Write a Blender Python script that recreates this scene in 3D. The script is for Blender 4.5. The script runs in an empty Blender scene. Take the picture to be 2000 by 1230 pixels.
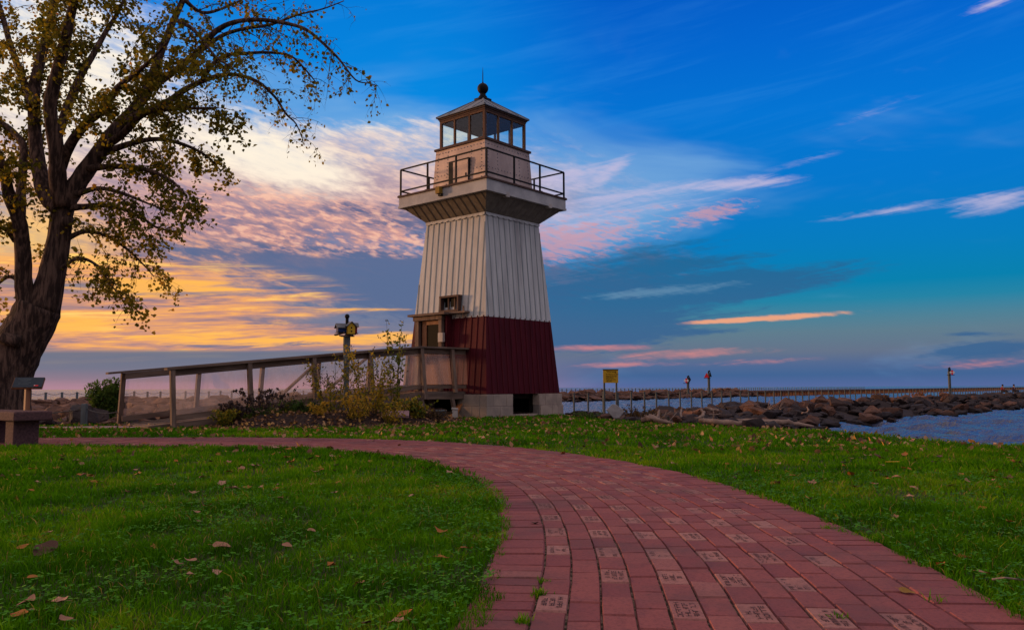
import bpy, bmesh, math, random
import numpy as np
from math import radians as R, sin, cos, tan, atan, atan2, asin, pi, sqrt
from mathutils import Vector, Matrix

SC = bpy.context.scene
COL = SC.collection
rnd = random.Random(7)
nrng = np.random.default_rng(7)

# ------------------------------------------------------------------ camera
CAMZ, FPX, PITCH, ROLL = 0.65, 1600.0, atan(142/1600), 0.004
_F = Vector((0, cos(PITCH), sin(PITCH)))
_R0 = Vector((1, 0, 0)); _U0 = Vector((0, -sin(PITCH), cos(PITCH)))
_Rt = _R0*cos(ROLL) + _U0*sin(-ROLL)
_Up = _U0*cos(ROLL) - _R0*sin(-ROLL)
CAM = Vector((0, 0, CAMZ))
cam = bpy.data.cameras.new('camera'); camo = bpy.data.objects.new('camera', cam); COL.objects.link(camo)
cam.sensor_width = 36; cam.lens = FPX/2000*36; cam.clip_start = 0.05; cam.clip_end = 60000
camo.matrix_world = Matrix.Translation(CAM) @ Matrix((_Rt, _Up, -_F)).transposed().to_4x4()
SC.camera = camo

def ray(px, py):
    return _F + _Rt*((px-1000)/FPX) + _Up*((615-py)/FPX)
def P(px, py, Y):                                  # a point of the place seen at photo pixel px,py standing Y metres away
    d = ray(px, py); return CAM + d*(Y/d.y)
def G(px, py, z=0.0):                              # the same on the ground
    d = ray(px, py); return CAM + d*((z-CAMZ)/d.z)
def AE(px, py):
    d = ray(px, py).normalized(); return math.degrees(atan2(d.x, d.y)), math.degrees(asin(d.z))

def S(r, g, b, k=1.0):                             # sRGB 0-255 -> linear
    f = lambda c: (c/12.92 if c <= .04045 else ((c+.055)/1.055)**2.4)
    return (f(r/255)*k, f(g/255)*k, f(b/255)*k, 1)

# ------------------------------------------------------------------ world
class Nodes:
    def __init__(s, nt): s.nt = nt
    def new(s, t, **kw):
        n = s.nt.nodes.new(t)
        for k, v in kw.items(): setattr(n, k, v)
        return n
    def put(s, sock, v):
        if isinstance(v, bpy.types.NodeSocket): s.nt.links.new(v, sock)
        else: sock.default_value = v
    def m(s, op, a, b=None, c=None, clamp=False):
        n = s.new('ShaderNodeMath', operation=op, use_clamp=clamp)
        for i, v in enumerate((a, b, c)):
            if v is not None: s.put(n.inputs[i], v)
        return n.outputs[0]
    def add(s, *v):
        r = v[0]
        for x in v[1:]: r = s.m('ADD', r, x)
        return r
    def mul(s, a, b): return s.m('MULTIPLY', a, b)
    def sm(s, v, lo, hi, a=0.0, b=1.0):
        n = s.new('ShaderNodeMapRange', interpolation_type='SMOOTHSTEP')
        s.put(n.inputs[0], v)
        for i, x in zip((1, 2, 3, 4), (lo, hi, a, b)): s.put(n.inputs[i], x)
        return n.outputs[0]
    def mix(s, f, a, b, blend='MIX'):
        n = s.new('ShaderNodeMix', data_type='RGBA', blend_type=blend)
        s.put(n.inputs[0], f); s.put(n.inputs[6], a); s.put(n.inputs[7], b)
        return n.outputs[2]
    def ramp(s, f, stops, interp='LINEAR'):
        n = s.new('ShaderNodeValToRGB'); e = n.color_ramp; e.interpolation = interp
        while len(e.elements) < len(stops): e.elements.new(1)
        for el, (p, c) in zip(e.elements, stops): el.position = p; el.color = c
        s.put(n.inputs[0], f); return n.outputs[0]
    def map(s, vec, loc=(0, 0, 0), rot=0, scale=(1, 1, 1)):
        n = s.new('ShaderNodeMapping', vector_type='TEXTURE'); s.put(n.inputs[0], vec)
        n.inputs[1].default_value = loc; n.inputs[2].default_value = (0, 0, rot); n.inputs[3].default_value = scale
        return n.outputs[0]
    def noise(s, vec, scale=1.0, detail=4, rough=.55, dist=0.0, out=0, lac=2.0):
        n = s.new('ShaderNodeTexNoise'); s.put(n.inputs['Vector'], vec)
        n.inputs['Scale'].default_value = scale; n.inputs['Detail'].default_value = detail
        n.inputs['Roughness'].default_value = rough; n.inputs['Distortion'].default_value = dist
        n.inputs['Lacunarity'].default_value = lac
        return n.outputs[out]

SUN_AZ, SUN_EL = -70.0, 5.0
def build_world():
    w = bpy.data.worlds.new('World'); SC.world = w; w.use_nodes = True
    nt = w.node_tree; nt.nodes.clear(); g = Nodes(nt)
    tc = g.new('ShaderNodeTexCoord').outputs['Generated']
    sp = g.new('ShaderNodeSeparateXYZ'); nt.links.new(tc, sp.inputs[0])
    x, y, z = sp.outputs
    az = g.mul(g.m('ARCTAN2', x, y), 57.2958); el = g.mul(g.m('ARCSINE', z), 57.2958)
    cb = g.new('ShaderNodeCombineXYZ'); g.put(cb.inputs[0], az); g.put(cb.inputs[1], el); P0 = cb.outputs[0]
    K = .0358
    def blob(px, py, rx, ry, rot=0, wgt=1.0):
        a0, e0 = AE(px, py); a1, _ = AE(px+10, py); _, e1 = AE(px, py-10)
        v = g.map(P0, (a0, e0, 0), R(rot), (rx*(a1-a0)/10, ry*(e1-e0)/10, 1))
        n = g.new('ShaderNodeTexGradient', gradient_type='SPHERICAL'); nt.links.new(v, n.inputs[0])
        o = n.outputs['Fac']
        return o if wgt == 1.0 else g.mul(o, wgt)
    def nz(sx, sy, rot=0, detail=4, rough=.55, dist=0.0, off=(0, 0), vec=None):
        return g.noise(g.map(vec or P0, (off[0], off[1], 0), R(rot), (sx*K, sy*K, 1)), 1.0, detail, rough, dist)
    # clear sky
    e40 = g.m('DIVIDE', el, 40.0, clamp=True)
    st = lambda l: [(e/40, S(*c)) for e, c in l]
    right = g.ramp(e40, st([(0, (84, 104, 156)), (.8, (64, 99, 147)), (1.5, (80, 104, 146)), (2.3, (100, 114, 138)), (3.6, (94, 124, 142)), (4.4, (78, 128, 150)), (5.6, (34, 131, 165)),
                            (6.7, (0, 128, 174)), (9.2, (0, 124, 190)), (13, (0, 119, 203)), (18, (0, 116, 211)), (22.5, (0, 102, 206)), (27, (0, 88, 196)), (40, (4, 76, 172))]))
    left = g.ramp(e40, st([(0, (176, 132, 148)), (1.0, (150, 128, 148)), (2.2, (112, 116, 142)), (4.0, (120, 122, 146)), (7, (96, 120, 156)),
                           (11, (88, 146, 205)), (16, (60, 150, 224)), (20, (2, 136, 224)), (27, (0, 120, 214)), (40, (4, 90, 190))]))
    col = g.mix(g.sm(az, -7, 9), left, right)
    wisp = nz(460, 40, 9, 5, .6, .5)
    col = g.mix(g.mul(g.sm(wisp, .44, .80), g.mul(g.sm(el, 11, 17), .17)), col, S(70, 160, 232))
    def layer(B, N, lo, hi, gate=.3):                # soft cloud patch whose edge is broken up by noise, nothing outside it
        return g.sm(g.add(B, g.mul(N, g.sm(B, 0, gate))), lo, hi)
    veil = g.add(blob(960, 350, 560, 190, 0, 1.0), blob(1250, 400, 420, 130, 6, .8), blob(560, 200, 420, 160, -10, .7))
    col = g.mix(g.mul(g.sm(g.add(veil, g.mul(g.add(nz(420, 120, -4, 4, .6, .6, (4, 4)), -.5), 1.6)), .1, 1.0), .6), col, S(134, 182, 224))
    # ---- high rippled sheet on the left
    warp = nz(210, 80, -14, 3, .55)
    rp1 = nz(34, 10, -13, 4, .6, .3)
    rp2 = nz(90, 22, -9, 5, .62, .45)
    big = nz(300, 80, -8, 4, .6, .5, (3, 1))
    rip = g.add(g.mul(rp1, .5), g.mul(rp2, .6), g.mul(big, .42), -.76)       # centred on 0
    cov = g.add(blob(430, 330, 620, 170, -6, 1.35), blob(300, 480, 640, 200, 0, 1.2), blob(900, 350, 330, 140, 2, .95), blob(100, 150, 370, 300, 0, 1.5),
                blob(1100, 400, 260, 130, -6, .6), blob(740, 262, 300, 50, 6, .45))
    m = layer(cov, g.add(g.mul(rip, 1.4), g.mul(g.add(warp, -.5), 1.0)), .12, 1.0)
    lit = g.ramp(e40, st([(0, (236, 150, 118)), (5, (252, 178, 108)), (8, (246, 176, 124)), (10.5, (234, 168, 146)), (13, (244, 190, 170)), (16, (252, 222, 200)), (20, (252, 236, 222)), (25, (236, 228, 236)), (40, (230, 225, 240))]))
    lit = g.mix(g.sm(az, -7, 4, 0, .8), lit, S(206, 196, 218))
    shade = g.ramp(e40, st([(0, (120, 112, 132)), (5, (140, 120, 134)), (9, (116, 112, 140)), (11.5, (140, 122, 146)), (14, (176, 150, 162)), (17, (196, 186, 200)), (22, (150, 182, 226)), (40, (150, 175, 225))]))
    sheet = g.mix(g.sm(rip, -.17, .2), shade, lit)
    col = g.mix(g.mul(m, g.sm(az, -3.5, 6, .95, .56)), col, sheet)
    glow = g.add(blob(470, 290, 300, 110, -10, .9), blob(110, 150, 270, 260, 0, 1.1), blob(620, 335, 220, 60, -10, .5), blob(690, 250, 200, 22, 8, .3))
    col = g.mix(g.mul(layer(glow, g.mul(rip, 1.3), .04, .95), .8), col, S(255, 244, 222, 1.06))
    gold = g.add(blob(60, 500, 260, 250, 0, 1.0), blob(310, 562, 190, 18, 2, .8))
    col = g.mix(g.mul(layer(gold, g.mul(rip, 1.2), .1, .95), .7), col, S(255, 204, 112, 1.04))
    # ---- slate bank across the middle
    bank = g.add(blob(730, 412, 230, 34, -6, .55), blob(850, 445, 200, 52, -10, .62), blob(590, 512, 440, 44, -3, .95), blob(830, 560, 340, 105, 0, 1.4), blob(620, 545, 330, 50, 0, .5),
                 blob(390, 486, 240, 28, -6, .5), blob(1180, 540, 260, 70, 4, .8))
    b = layer(bank, g.add(g.mul(rip, -2.6), g.mul(g.add(warp, -.5), -.6)), .12, .85)
    col = g.mix(g.mul(b, .92), col, g.mix(g.sm(el, 6.5, 13.5), S(88, 107, 146), S(96, 102, 138)))
    mott = g.add(nz(27, 9, -12, 3, .55, .25, (7, 7)), g.mul(rp2, .5), -.75)
    mz = g.add(blob(560, 430, 340, 78, -5, 1.3), blob(760, 470, 170, 40, -6, .6))
    col = g.mix(g.mul(layer(mz, g.mul(warp, .5), .15, .9), g.sm(mott, -.16, .2, .2, .8)), col, g.ramp(g.add(mott, .5), [(.36, S(98, 100, 134)), (.47, S(140, 120, 142)), (.55, S(222, 162, 150)), (.66, S(248, 192, 166))]))
    # ---- streaks of fire low on the left
    s1 = nz(300, 17, 2, 6, .66, .5, (5, 2)); s2 = nz(120, 10, 3, 5, .66, .5, (9, 4)); s3 = nz(620, 40, 2, 4, .6, .4, (2, 8))
    stk = g.add(g.mul(s1, .55), g.mul(s2, .35), g.mul(s3, .45), -.675)                 # centred on 0
    low = g.add(blob(240, 600, 640, 130, 0, 1.25), blob(640, 665, 420, 50, 0, .6), blob(100, 600, 420, 150, 0, .6))
    l1 = layer(low, g.mul(stk, 2.6), .15, .9)
    fire = g.ramp(g.add(stk, .5), [(.34, S(112, 112, 138)), (.42, S(150, 122, 134)), (.49, S(214, 150, 122)), (.55, S(252, 174, 96)), (.62, S(255, 202, 104, 1.12))])
    col = g.mix(g.mul(l1, .92), col, fire)
    band = g.add(blob(560, 664, 380, 17, 2, 1.0), blob(330, 655, 210, 12, 3, .7), blob(830, 655, 170, 16, 3, .8), blob(280, 560, 300, 32, 1, 1.25), blob(690, 604, 200, 8, 1, .7), blob(120, 632, 200, 20, 1, .9), blob(560, 630, 180, 9, 3, .5))
    col = g.mix(g.mul(layer(band, g.add(g.mul(g.add(s2, -.5), 2.0), g.mul(stk, 1.2)), .2, .9), .88), col, S(255, 184, 84, 1.04))
    # slate strip above the lake on the left
    strip = g.add(blob(330, 718, 900, 40, 0, 1.9), blob(700, 690, 330, 12, 0, .6))
    col = g.mix(g.mul(layer(strip, g.mul(stk, 2.0), .08, .7), .95), col, g.ramp(e40, st([(0, (170, 126, 138)), (.6, (142, 121, 138)), (1.3, (113, 116, 137)), (2.4, (104, 113, 134))])))
    # ---- right side: wisps, dark wedge, coral streaks
    fib = g.add(nz(150, 13, 8, 5, .66, .6, (2, 7)), -.5); fib2 = g.add(nz(34, 8, -12, 4, .62, .35, (1, 3)), -.5); fib3 = g.add(nz(260, 34, 5, 5, .62, .5, (6, 1)), -.5)
    wi = g.add(blob(1205, 322, 80, 20, 40, .5), blob(1130, 338, 170, 40, 4, .75), blob(1465, 357, 150, 17, 0, 1.0), blob(1270, 375, 170, 22, 3, .5), blob(1760, 408, 240, 14, 3, .75), blob(1950, 396, 130, 28, 8, .85),
               blob(1940, 6, 90, 18, 10, .9), blob(1690, 225, 220, 18, 14, .27), blob(1610, 300, 200, 18, 14, .25), blob(1110, 430, 190, 100, 0, .6), blob(1290, 410, 230, 70, 6, .45), blob(1480, 340, 260, 30, 4, .12))
    col = g.mix(g.mul(layer(wi, g.add(g.mul(fib, 1.5), g.mul(fib2, .6)), .12, 1.1), .78), col, S(200, 190, 220))
    pk = g.add(blob(1400, 415, 120, 26, 10, .8), blob(1210, 450, 280, 70, 8, .6), blob(1090, 480, 150, 70, 0, .7))
    col = g.mix(g.mul(layer(pk, g.mul(g.add(fib2, g.mul(fib, .5)), 2.2), .3, 1.0), .7), col, S(205, 150, 162))
    wd = g.add(blob(1190, 590, 370, 92, 3, 1.5), blob(1480, 550, 310, 36, 4, 1.2), blob(1150, 655, 240, 50, 0, 1.2), blob(1390, 648, 110, 9, 1, .8), blob(1400, 510, 220, 20, 4, .5),
               blob(1910, 683, 170, 24, 2, 1.2), blob(1900, 652, 130, 8, -3, .7), blob(1260, 500, 260, 50, 8, .55))
    wm = layer(wd, g.add(g.mul(fib, 1.5), g.mul(fib2, .7), g.mul(fib3, .8)), .14, .85)
    col = g.mix(g.mul(wm, .88), col, g.mix(g.sm(el, 3, 10), S(54, 98, 144), S(28, 101, 148)))
    w2 = g.add(blob(1320, 568, 220, 18, 4, .8), blob(1220, 575, 120, 12, 4, .6))
    col = g.mix(g.mul(layer(w2, g.add(g.mul(fib, 1.6), fib2), .2, .95), .55), col, S(110, 150, 180))
    co = g.add(blob(1520, 620, 200, 9, 2, 1.2), blob(1400, 628, 110, 7, 2, .7))
    col = g.mix(g.mul(layer(co, g.add(g.mul(fib2, 1.1), g.mul(fib, .8)), .12, .9), .92), col, S(240, 166, 128))
    ro = g.add(blob(1170, 679, 150, 10, 0, 1.0), blob(1350, 691, 210, 13, 2, 1.0), blob(1210, 712, 150, 8, 1, .8), blob(1480, 706, 200, 10, 2, .45), blob(1920, 710, 200, 14, 2, .65))
    col = g.mix(g.mul(layer(ro, g.add(g.mul(fib, 1.5), g.mul(fib2, .8)), .1, 1.1), .72), col, S(220, 138, 134))
    # steam far over the lake
    sm_ = g.add(blob(424, 744, 9, 18, 0, 1.2), blob(434, 752, 24, 10, -20, 1.2), blob(418, 735, 8, 8, 0, .9))
    col = g.mix(g.mul(layer(sm_, g.mul(g.add(rp1, -.5), .9), .2, .5), .5), col, S(110, 112, 142))
    # ---- overhead and behind the camera: unseen pale sky added to light the scene
    over = g.mix(nz(300, 160, 20, 4), (.70, .57, .58, 1), (1.10, .92, .84, 1))
    col = g.mix(g.sm(el, 27.5, 38), col, over)
    rear = g.ramp(g.m('DIVIDE', el, 60.0, clamp=True), [(0, (.36, .32, .38, 1)), (.25, (.44, .42, .52, 1)), (.7, (.72, .66, .74, 1))])
    col = g.mix(g.sm(y, .35, -.25), col, rear)
    sun_side = g.sm(az, -35, -55)
    col = g.mix(g.mul(g.mul(sun_side, g.sm(az, -150, -110)), g.sm(el, 24, 3)), col, (1.5, .80, .36, 1))
    dark = g.sm(el, 0.0, -1.0)
    col = g.mix(dark, col, (.10, .13, .2, 1))
    bg = g.new('ShaderNodeBackground'); nt.links.new(col, bg.inputs[0]); bg.inputs[1].default_value = 1.0
    sky = g.new('ShaderNodeTexSky', sky_type='NISHITA'); sky.sun_disc = False
    sky.sun_elevation = R(SUN_EL); sky.sun_rotation = R(SUN_AZ)
    bg2 = g.new('ShaderNodeBackground'); nt.links.new(sky.outputs[0], bg2.inputs[0]); bg2.inputs[1].default_value = .0015
    ad = g.new('ShaderNodeAddShader'); nt.links.new(bg.outputs[0], ad.inputs[0]); nt.links.new(bg2.outputs[0], ad.inputs[1])
    out = g.new('ShaderNodeOutputWorld'); nt.links.new(ad.outputs[0], out.inputs[0])
    w.cycles.sampling_method = 'MANUAL'; w.cycles.sample_map_resolution = 512
build_world()
sl = bpy.data.lights.new('sun', 'SUN'); so = bpy.data.objects.new('sun', sl); COL.objects.link(so)
sl.energy = 3.4; sl.angle = R(6); sl.color = (1.0, .55, .26)
_sd = Vector((sin(R(SUN_AZ))*cos(R(SUN_EL)), cos(R(SUN_AZ))*cos(R(SUN_EL)), sin(R(SUN_EL))))
so.rotation_euler = _sd.to_track_quat('Z', 'Y').to_euler()
SC.view_settings.view_transform = 'Standard'; SC.view_settings.look = 'None'
SC.view_settings.exposure = 0; SC.view_settings.gamma = 1
SC.cycles.max_bounces = 8; SC.cycles.transparent_max_bounces = 16
SC.cycles.use_denoising = True

# ------------------------------------------------------------------ helpers
class MB:
    def __init__(s): s.v = []; s.f = []; s.mi = []; s.cur = 0
    def face(s, *ids): s.f.append(ids); s.mi.append(s.cur)
    def add(s, vs, fs):
        o = len(s.v); s.v += [tuple(q) for q in vs]
        for f in fs: s.face(*[o+i for i in f])
        return o
    def box(s, c, d, M=None):
        hx, hy, hz = d[0]/2, d[1]/2, d[2]/2; c = Vector(c)
        vs = [Vector((sx*hx, sy*hy, sz*hz)) for sz in (-1, 1) for sx, sy in ((-1, -1), (1, -1), (1, 1), (-1, 1))]
        vs = [c + (M @ q if M else q) for q in vs]
        s.add(vs, [(3, 2, 1, 0), (4, 5, 6, 7), (0, 1, 5, 4), (1, 2, 6, 5), (2, 3, 7, 6), (3, 0, 4, 7)])
    def beam(s, a, b, w, h, up=(0, 0, 1)):
        a, b = Vector(a), Vector(b); d = (b-a).normalized(); up = Vector(up)
        sd = d.cross(up)
        if sd.length < 1e-5: sd = d.cross(Vector((0, 1, 0)))
        sd.normalize(); u = sd.cross(d)
        vs = [p + sd*(i*w/2) + u*(j*h/2) for p in (a, b) for i, j in ((-1, -1), (1, -1), (1, 1), (-1, 1))]
        s.add(vs, [(3, 2, 1, 0), (4, 5, 6, 7), (0, 1, 5, 4), (1, 2, 6, 5), (2, 3, 7, 6), (3, 0, 4, 7)])
    def tube(s, pts, rad, n=8, cap=True, jit=0.0):
        pts = [Vector(p) for p in pts]
        if not isinstance(rad, (list, tuple)): rad = [rad]*len(pts)
        o = len(s.v); ref = None
        for i, p in enumerate(pts):
            t = (pts[min(i+1, len(pts)-1)] - pts[max(i-1, 0)]).normalized()
            if ref is None:
                ref = t.cross(Vector((0, 0, 1)));
                if ref.length < .1: ref = t.cross(Vector((0, 1, 0)))
            ref = (ref - t*ref.dot(t)).normalized(); b = t.cross(ref)
            for k in range(n):
                a = 2*pi*k/n; q = rad[i]*(1 + (rnd.uniform(-jit, jit) if jit else 0))
                s.v.append(tuple(p + ref*(cos(a)*q) + b*(sin(a)*q)))
        for i in range(len(pts)-1):
            for k in range(n):
                k2 = (k+1) % n
                s.face(o+i*n+k, o+i*n+k2, o+(i+1)*n+k2, o+(i+1)*n+k)
        if cap:
            s.face(*[o+k for k in range(n)][::-1]); s.face(*[o+(len(pts)-1)*n+k for k in range(n)])
    def lathe(s, prof, n=20, c=(0, 0, 0)):
        o = len(s.v); c = Vector(c)
        for r, z in prof:
            for k in range(n): s.v.append((c.x+r*cos(2*pi*k/n), c.y+r*sin(2*pi*k/n), c.z+z))
        for i in range(len(prof)-1):
            for k in range(n):
                k2 = (k+1) % n; s.face(o+i*n+k, o+i*n+k2, o+(i+1)*n+k2, o+(i+1)*n+k)
        s.face(*[o+k for k in range(n)][::-1]); s.face(*[o+(len(prof)-1)*n+k for k in range(n)])
    def prism(s, poly, nrm):                       # closed polygon of 3D points extruded along nrm
        n = len(poly); o = len(s.v); nrm = Vector(nrm)
        s.v += [tuple(Vector(p)) for p in poly] + [tuple(Vector(p)+nrm) for p in poly]
        s.face(*[o+k for k in range(n)][::-1]); s.face(*[o+n+k for k in range(n)])
        for k in range(n): s.face(o+k, o+(k+1) % n, o+n+(k+1) % n, o+n+k)
    def mesh(s, name, mats, smooth=False):
        me = bpy.data.meshes.new(name); me.from_pydata(s.v, [], s.f)
        for m in (mats if isinstance(mats, (list, tuple)) else [mats]): me.materials.append(m)
        if any(s.mi): me.polygons.foreach_set('material_index', s.mi)
        if smooth: me.polygons.foreach_set('use_smooth', [True]*len(me.polygons))
        me.update(); return me

def recalc(me):
    bm = bmesh.new(); bm.from_mesh(me); bmesh.ops.recalc_face_normals(bm, faces=bm.faces); bm.to_mesh(me); bm.free()

def tag(o, label=None, cat=None, group=None, kind=None):
    if label: o['label'] = label
    if cat: o['category'] = cat
    if group: o['group'] = group
    if kind: o['kind'] = kind
    return o
def obj(name, me, parent=None, loc=None, world=False, bevel=0):
    o = bpy.data.objects.new(name, me); COL.objects.link(o)
    if parent: o.parent = parent
    if loc is not None: o.location = loc
    if world and parent: o.location = -parent.location          # mesh given in place coordinates
    if bevel:
        b = o.modifiers.new('bevel', 'BEVEL'); b.width = bevel; b.segments = 2; b.limit_method = 'ANGLE'
    return o
def thing(name, label, cat, loc=(0, 0, 0), rotz=0, group=None):
    o = bpy.data.objects.new(name, None); COL.objects.link(o); o.empty_display_size = .2
    o.location = loc; o.rotation_euler = (0, 0, rotz)
    return tag(o, label, cat, group)
def dup(root, loc, rotz=0, scale=None, label=None):
    r = root.copy(); COL.objects.link(r); r.location = loc; r.rotation_euler = (0, 0, rotz)
    if scale is not None: r.scale = scale if isinstance(scale, (tuple, list)) else (scale,)*3
    if label: r['label'] = label
    for ch in list(root.children):
        c = ch.copy(); COL.objects.link(c); c.parent = r
        for gch in ch.children:
            d = gch.copy(); COL.objects.link(d); d.parent = c
    return r
def npmesh(name, V, F, mat, tint=None, smooth=False):           # all-triangle mesh from arrays
    me = bpy.data.meshes.new(name)
    me.vertices.add(len(V)); me.vertices.foreach_set('co', np.ascontiguousarray(V, dtype=np.float32).ravel())
    me.loops.add(F.size); me.loops.foreach_set('vertex_index', np.ascontiguousarray(F, dtype=np.int32).ravel())
    me.polygons.add(len(F)); me.polygons.foreach_set('loop_start', np.arange(0, F.size, F.shape[1], dtype=np.int32))
    if smooth: me.polygons.foreach_set('use_smooth', np.ones(len(F), dtype=bool))
    me.update(calc_edges=True); me.materials.append(mat)
    if tint is not None:
        a = me.attributes.new('tint', 'FLOAT', 'FACE'); a.data.foreach_set('value', np.ascontiguousarray(tint, dtype=np.float32))
    return me

# ------------------------------------------------------------------ materials
def mat(name, c1, c2=None, rough=.7, scale=6.0, stretch=(1, 1, 1), bump=.0, bscale=None, spec=.3, metal=0.0, detail=5, lo=.35, hi=.65, rand=0.0, dirt=None, transl=None):
    m = bpy.data.materials.new(name); m.use_nodes = True; nt = m.node_tree; g = Nodes(nt)
    b = nt.nodes['Principled BSDF']
    b.inputs['Roughness'].default_value = rough; b.inputs['Metallic'].default_value = metal; b.inputs['Specular IOR Level'].default_value = spec if rough < .6 else min(spec, .08)
    tc = g.new('ShaderNodeTexCoord').outputs['Object']
    v = g.map(tc, scale=tuple(1/q for q in stretch))
    c1 = tuple(c1)[:3]+(1,); c2 = tuple(c2 or c1)[:3]+(1,)
    n = g.noise(v, scale, detail, .6)
    col = g.mix(g.sm(n, lo, hi), c1, c2)
    if dirt:
        n2 = g.noise(v, scale*.23, 4, .7)
        col = g.mix(g.mul(g.sm(n2, .5, .72), dirt[1]), col, tuple(dirt[0])[:3]+(1,))
    if rand:
        oi = g.new('ShaderNodeObjectInfo').outputs['Random']
        hs = g.new('ShaderNodeHueSaturation'); g.put(hs.inputs['Value'], g.m('MULTIPLY_ADD', oi, rand*2, 1-rand)); g.put(hs.inputs['Color'], col)
        g.put(hs.inputs['Saturation'], g.m('MULTIPLY_ADD', g.m('FRACT', g.mul(oi, 7.3)), .5, .75))
        col = hs.outputs[0]
    nt.links.new(col, b.inputs['Base Color'])
    if bump:
        bn = g.new('ShaderNodeBump'); bn.inputs['Strength'].default_value = min(bump, 1.0); bn.inputs['Distance'].default_value = .02*max(1.0, bump)
        nt.links.new(g.noise(v, bscale or scale*3, 6, .65), bn.inputs['Height']); nt.links.new(bn.outputs[0], b.inputs['Normal'])
    return m
def tintmat(name, stops, rough=.6, spec=.2, transl=.35, noise=None):      # colour from the per-face 'tint' value, slightly translucent
    m = bpy.data.materials.new(name); m.use_nodes = True; nt = m.node_tree; g = Nodes(nt)
    b = nt.nodes['Principled BSDF']; out = nt.nodes['Material Output']
    at = g.new('ShaderNodeAttribute', attribute_name='tint').outputs['Fac']
    col = g.ramp(at, [(p, tuple(c)[:3]+(1,)) for p, c in stops])
    b.inputs['Roughness'].default_value = rough; b.inputs['Specular IOR Level'].default_value = spec
    nt.links.new(col, b.inputs['Base Color'])
    if transl:
        t = g.new('ShaderNodeBsdfTranslucent'); nt.links.new(col, t.inputs[0])
        mx = g.new('ShaderNodeMixShader'); mx.inputs[0].default_value = transl
        nt.links.new(b.outputs[0], mx.inputs[1]); nt.links.new(t.outputs[0], mx.inputs[2]); nt.links.new(mx.outputs[0], out.inputs[0])
    return m
def glassmat(name, dust=.0, dustcol=(.5, .42, .42, 1), boost=1.0, tint=(1, 1, 1, 1), base=.02, rough=.02):
    m = bpy.data.materials.new(name); m.use_nodes = True; nt = m.node_tree; g = Nodes(nt); nt.nodes.remove(nt.nodes['Principled BSDF'])
    out = nt.nodes['Material Output']
    tr = g.new('ShaderNodeBsdfTransparent'); tr.inputs[0].default_value = tint
    gl = g.new('ShaderNodeBsdfGlossy'); gl.inputs['Roughness'].default_value = rough
    lw = g.new('ShaderNodeLayerWeight'); lw.inputs[0].default_value = .5
    mx = g.new('ShaderNodeMixShader'); g.put(mx.inputs[0], g.m('MULTIPLY_ADD', g.m('POWER', lw.outputs['Facing'], 4.0), .5*boost, base, clamp=True))
    nt.links.new(tr.outputs[0], mx.inputs[1]); nt.links.new(gl.outputs[0], mx.inputs[2]); last = mx.outputs[0]
    if dust:
        df = g.new('ShaderNodeBsdfDiffuse'); df.inputs[0].default_value = dustcol
        tl = g.new('ShaderNodeBsdfTranslucent'); tl.inputs[0].default_value = dustcol
        m0 = g.new('ShaderNodeMixShader'); m0.inputs[0].default_value = .5; nt.links.new(df.outputs[0], m0.inputs[1]); nt.links.new(tl.outputs[0], m0.inputs[2])
        nz_ = g.noise(g.map(g.new('ShaderNodeTexCoord').outputs['Object'], scale=(.4, .4, 1.5)), 3.0, 4)
        m2 = g.new('ShaderNodeMixShader'); g.put(m2.inputs[0], g.sm(nz_, .3, .7, dust*.7, dust*1.3))
        nt.links.new(last, m2.inputs[1]); nt.links.new(m0.outputs[0], m2.inputs[2]); last = m2.outputs[0]
    nt.links.new(last, out.inputs[0]); return m

M = {}
M['white'] = mat('white_siding', (.52, .495, .475), (.42, .40, .39), .75, 3.0, (3, 3, .22), .25, 20, dirt=((.27, .245, .235), .8))
M['batten'] = mat('white_batten', (.20, .225, .235), (.30, .31, .31), .8, 5, (3, 3, .3))
M['red'] = mat('red_siding', (.076, .0060, .0115), (.048, .0042, .008), .7, 3.0, (3, 3, .25), .15, 20, dirt=((.06, .012, .016), .7))
M['redbatten'] = mat('red_batten', (.055, .006, .010), (.085, .010, .014), .7, 4, (3, 3, .3))
M['soffit'] = mat('soffit_board', (.22, .18, .145), (.165, .135, .11), .8, 3, (3, 3, 1), .1)
M['soffitbatten'] = mat('soffit_batten', (.085, .068, .058), (.12, .095, .08), .8, 3)
M['fascia'] = mat('fascia_board', (.42, .39, .38), (.32, .30, .30), .75, 3, (1, 1, 1), .1, dirt=((.25, .24, .24), .6))
M['cladding'] = mat('watch_room_sheet', (.46, .33, .27), (.34, .24, .20), .55, 2.2, (1, 1, .5), .12, 12, metal=.25, dirt=((.22, .13, .10), .7))
M['roof'] = mat('roof_metal', (.10, .115, .145), (.15, .155, .18), .6, 2, (1, 1, 1), .05, metal=.2)
M['black'] = mat('black_paint', (.008, .008, .009), (.013, .013, .013), .6, 8)
M['brownwood'] = mat('stained_wood', (.26, .125, .065), (.17, .075, .04), .65, 5, (2, 2, .3), .15)
M['darkwood'] = mat('dark_wood', (.06, .035, .03), (.09, .05, .04), .7, 5, (2, 2, .3), .1)
M['wood'] = mat('weathered_wood', (.195, .130, .098), (.115, .075, .058), .85, 5, (3, 3, .35), .4, 18, dirt=((.09, .07, .065), .6))
M['woodh'] = mat('weathered_deck_board', (.195, .130, .098), (.115, .075, .058), .85, 5, (.35, .35, 3), .4, 18, dirt=((.09, .07, .065), .6))
M['concrete'] = mat('pier_concrete', (.37, .275, .215), (.27, .20, .16), .9, 4, (1, 1, 1), .2, 30, dirt=((.2, .16, .14), .6))
M['mortar'] = mat('pier_mortar', (.22, .18, .16), (.17, .14, .12), .95, 6)
M['undershade'] = mat('underside_shade', (.02, .015, .013), (.03, .022, .02), .9)  # near-black standing in for the shade under tower and landing
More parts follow.
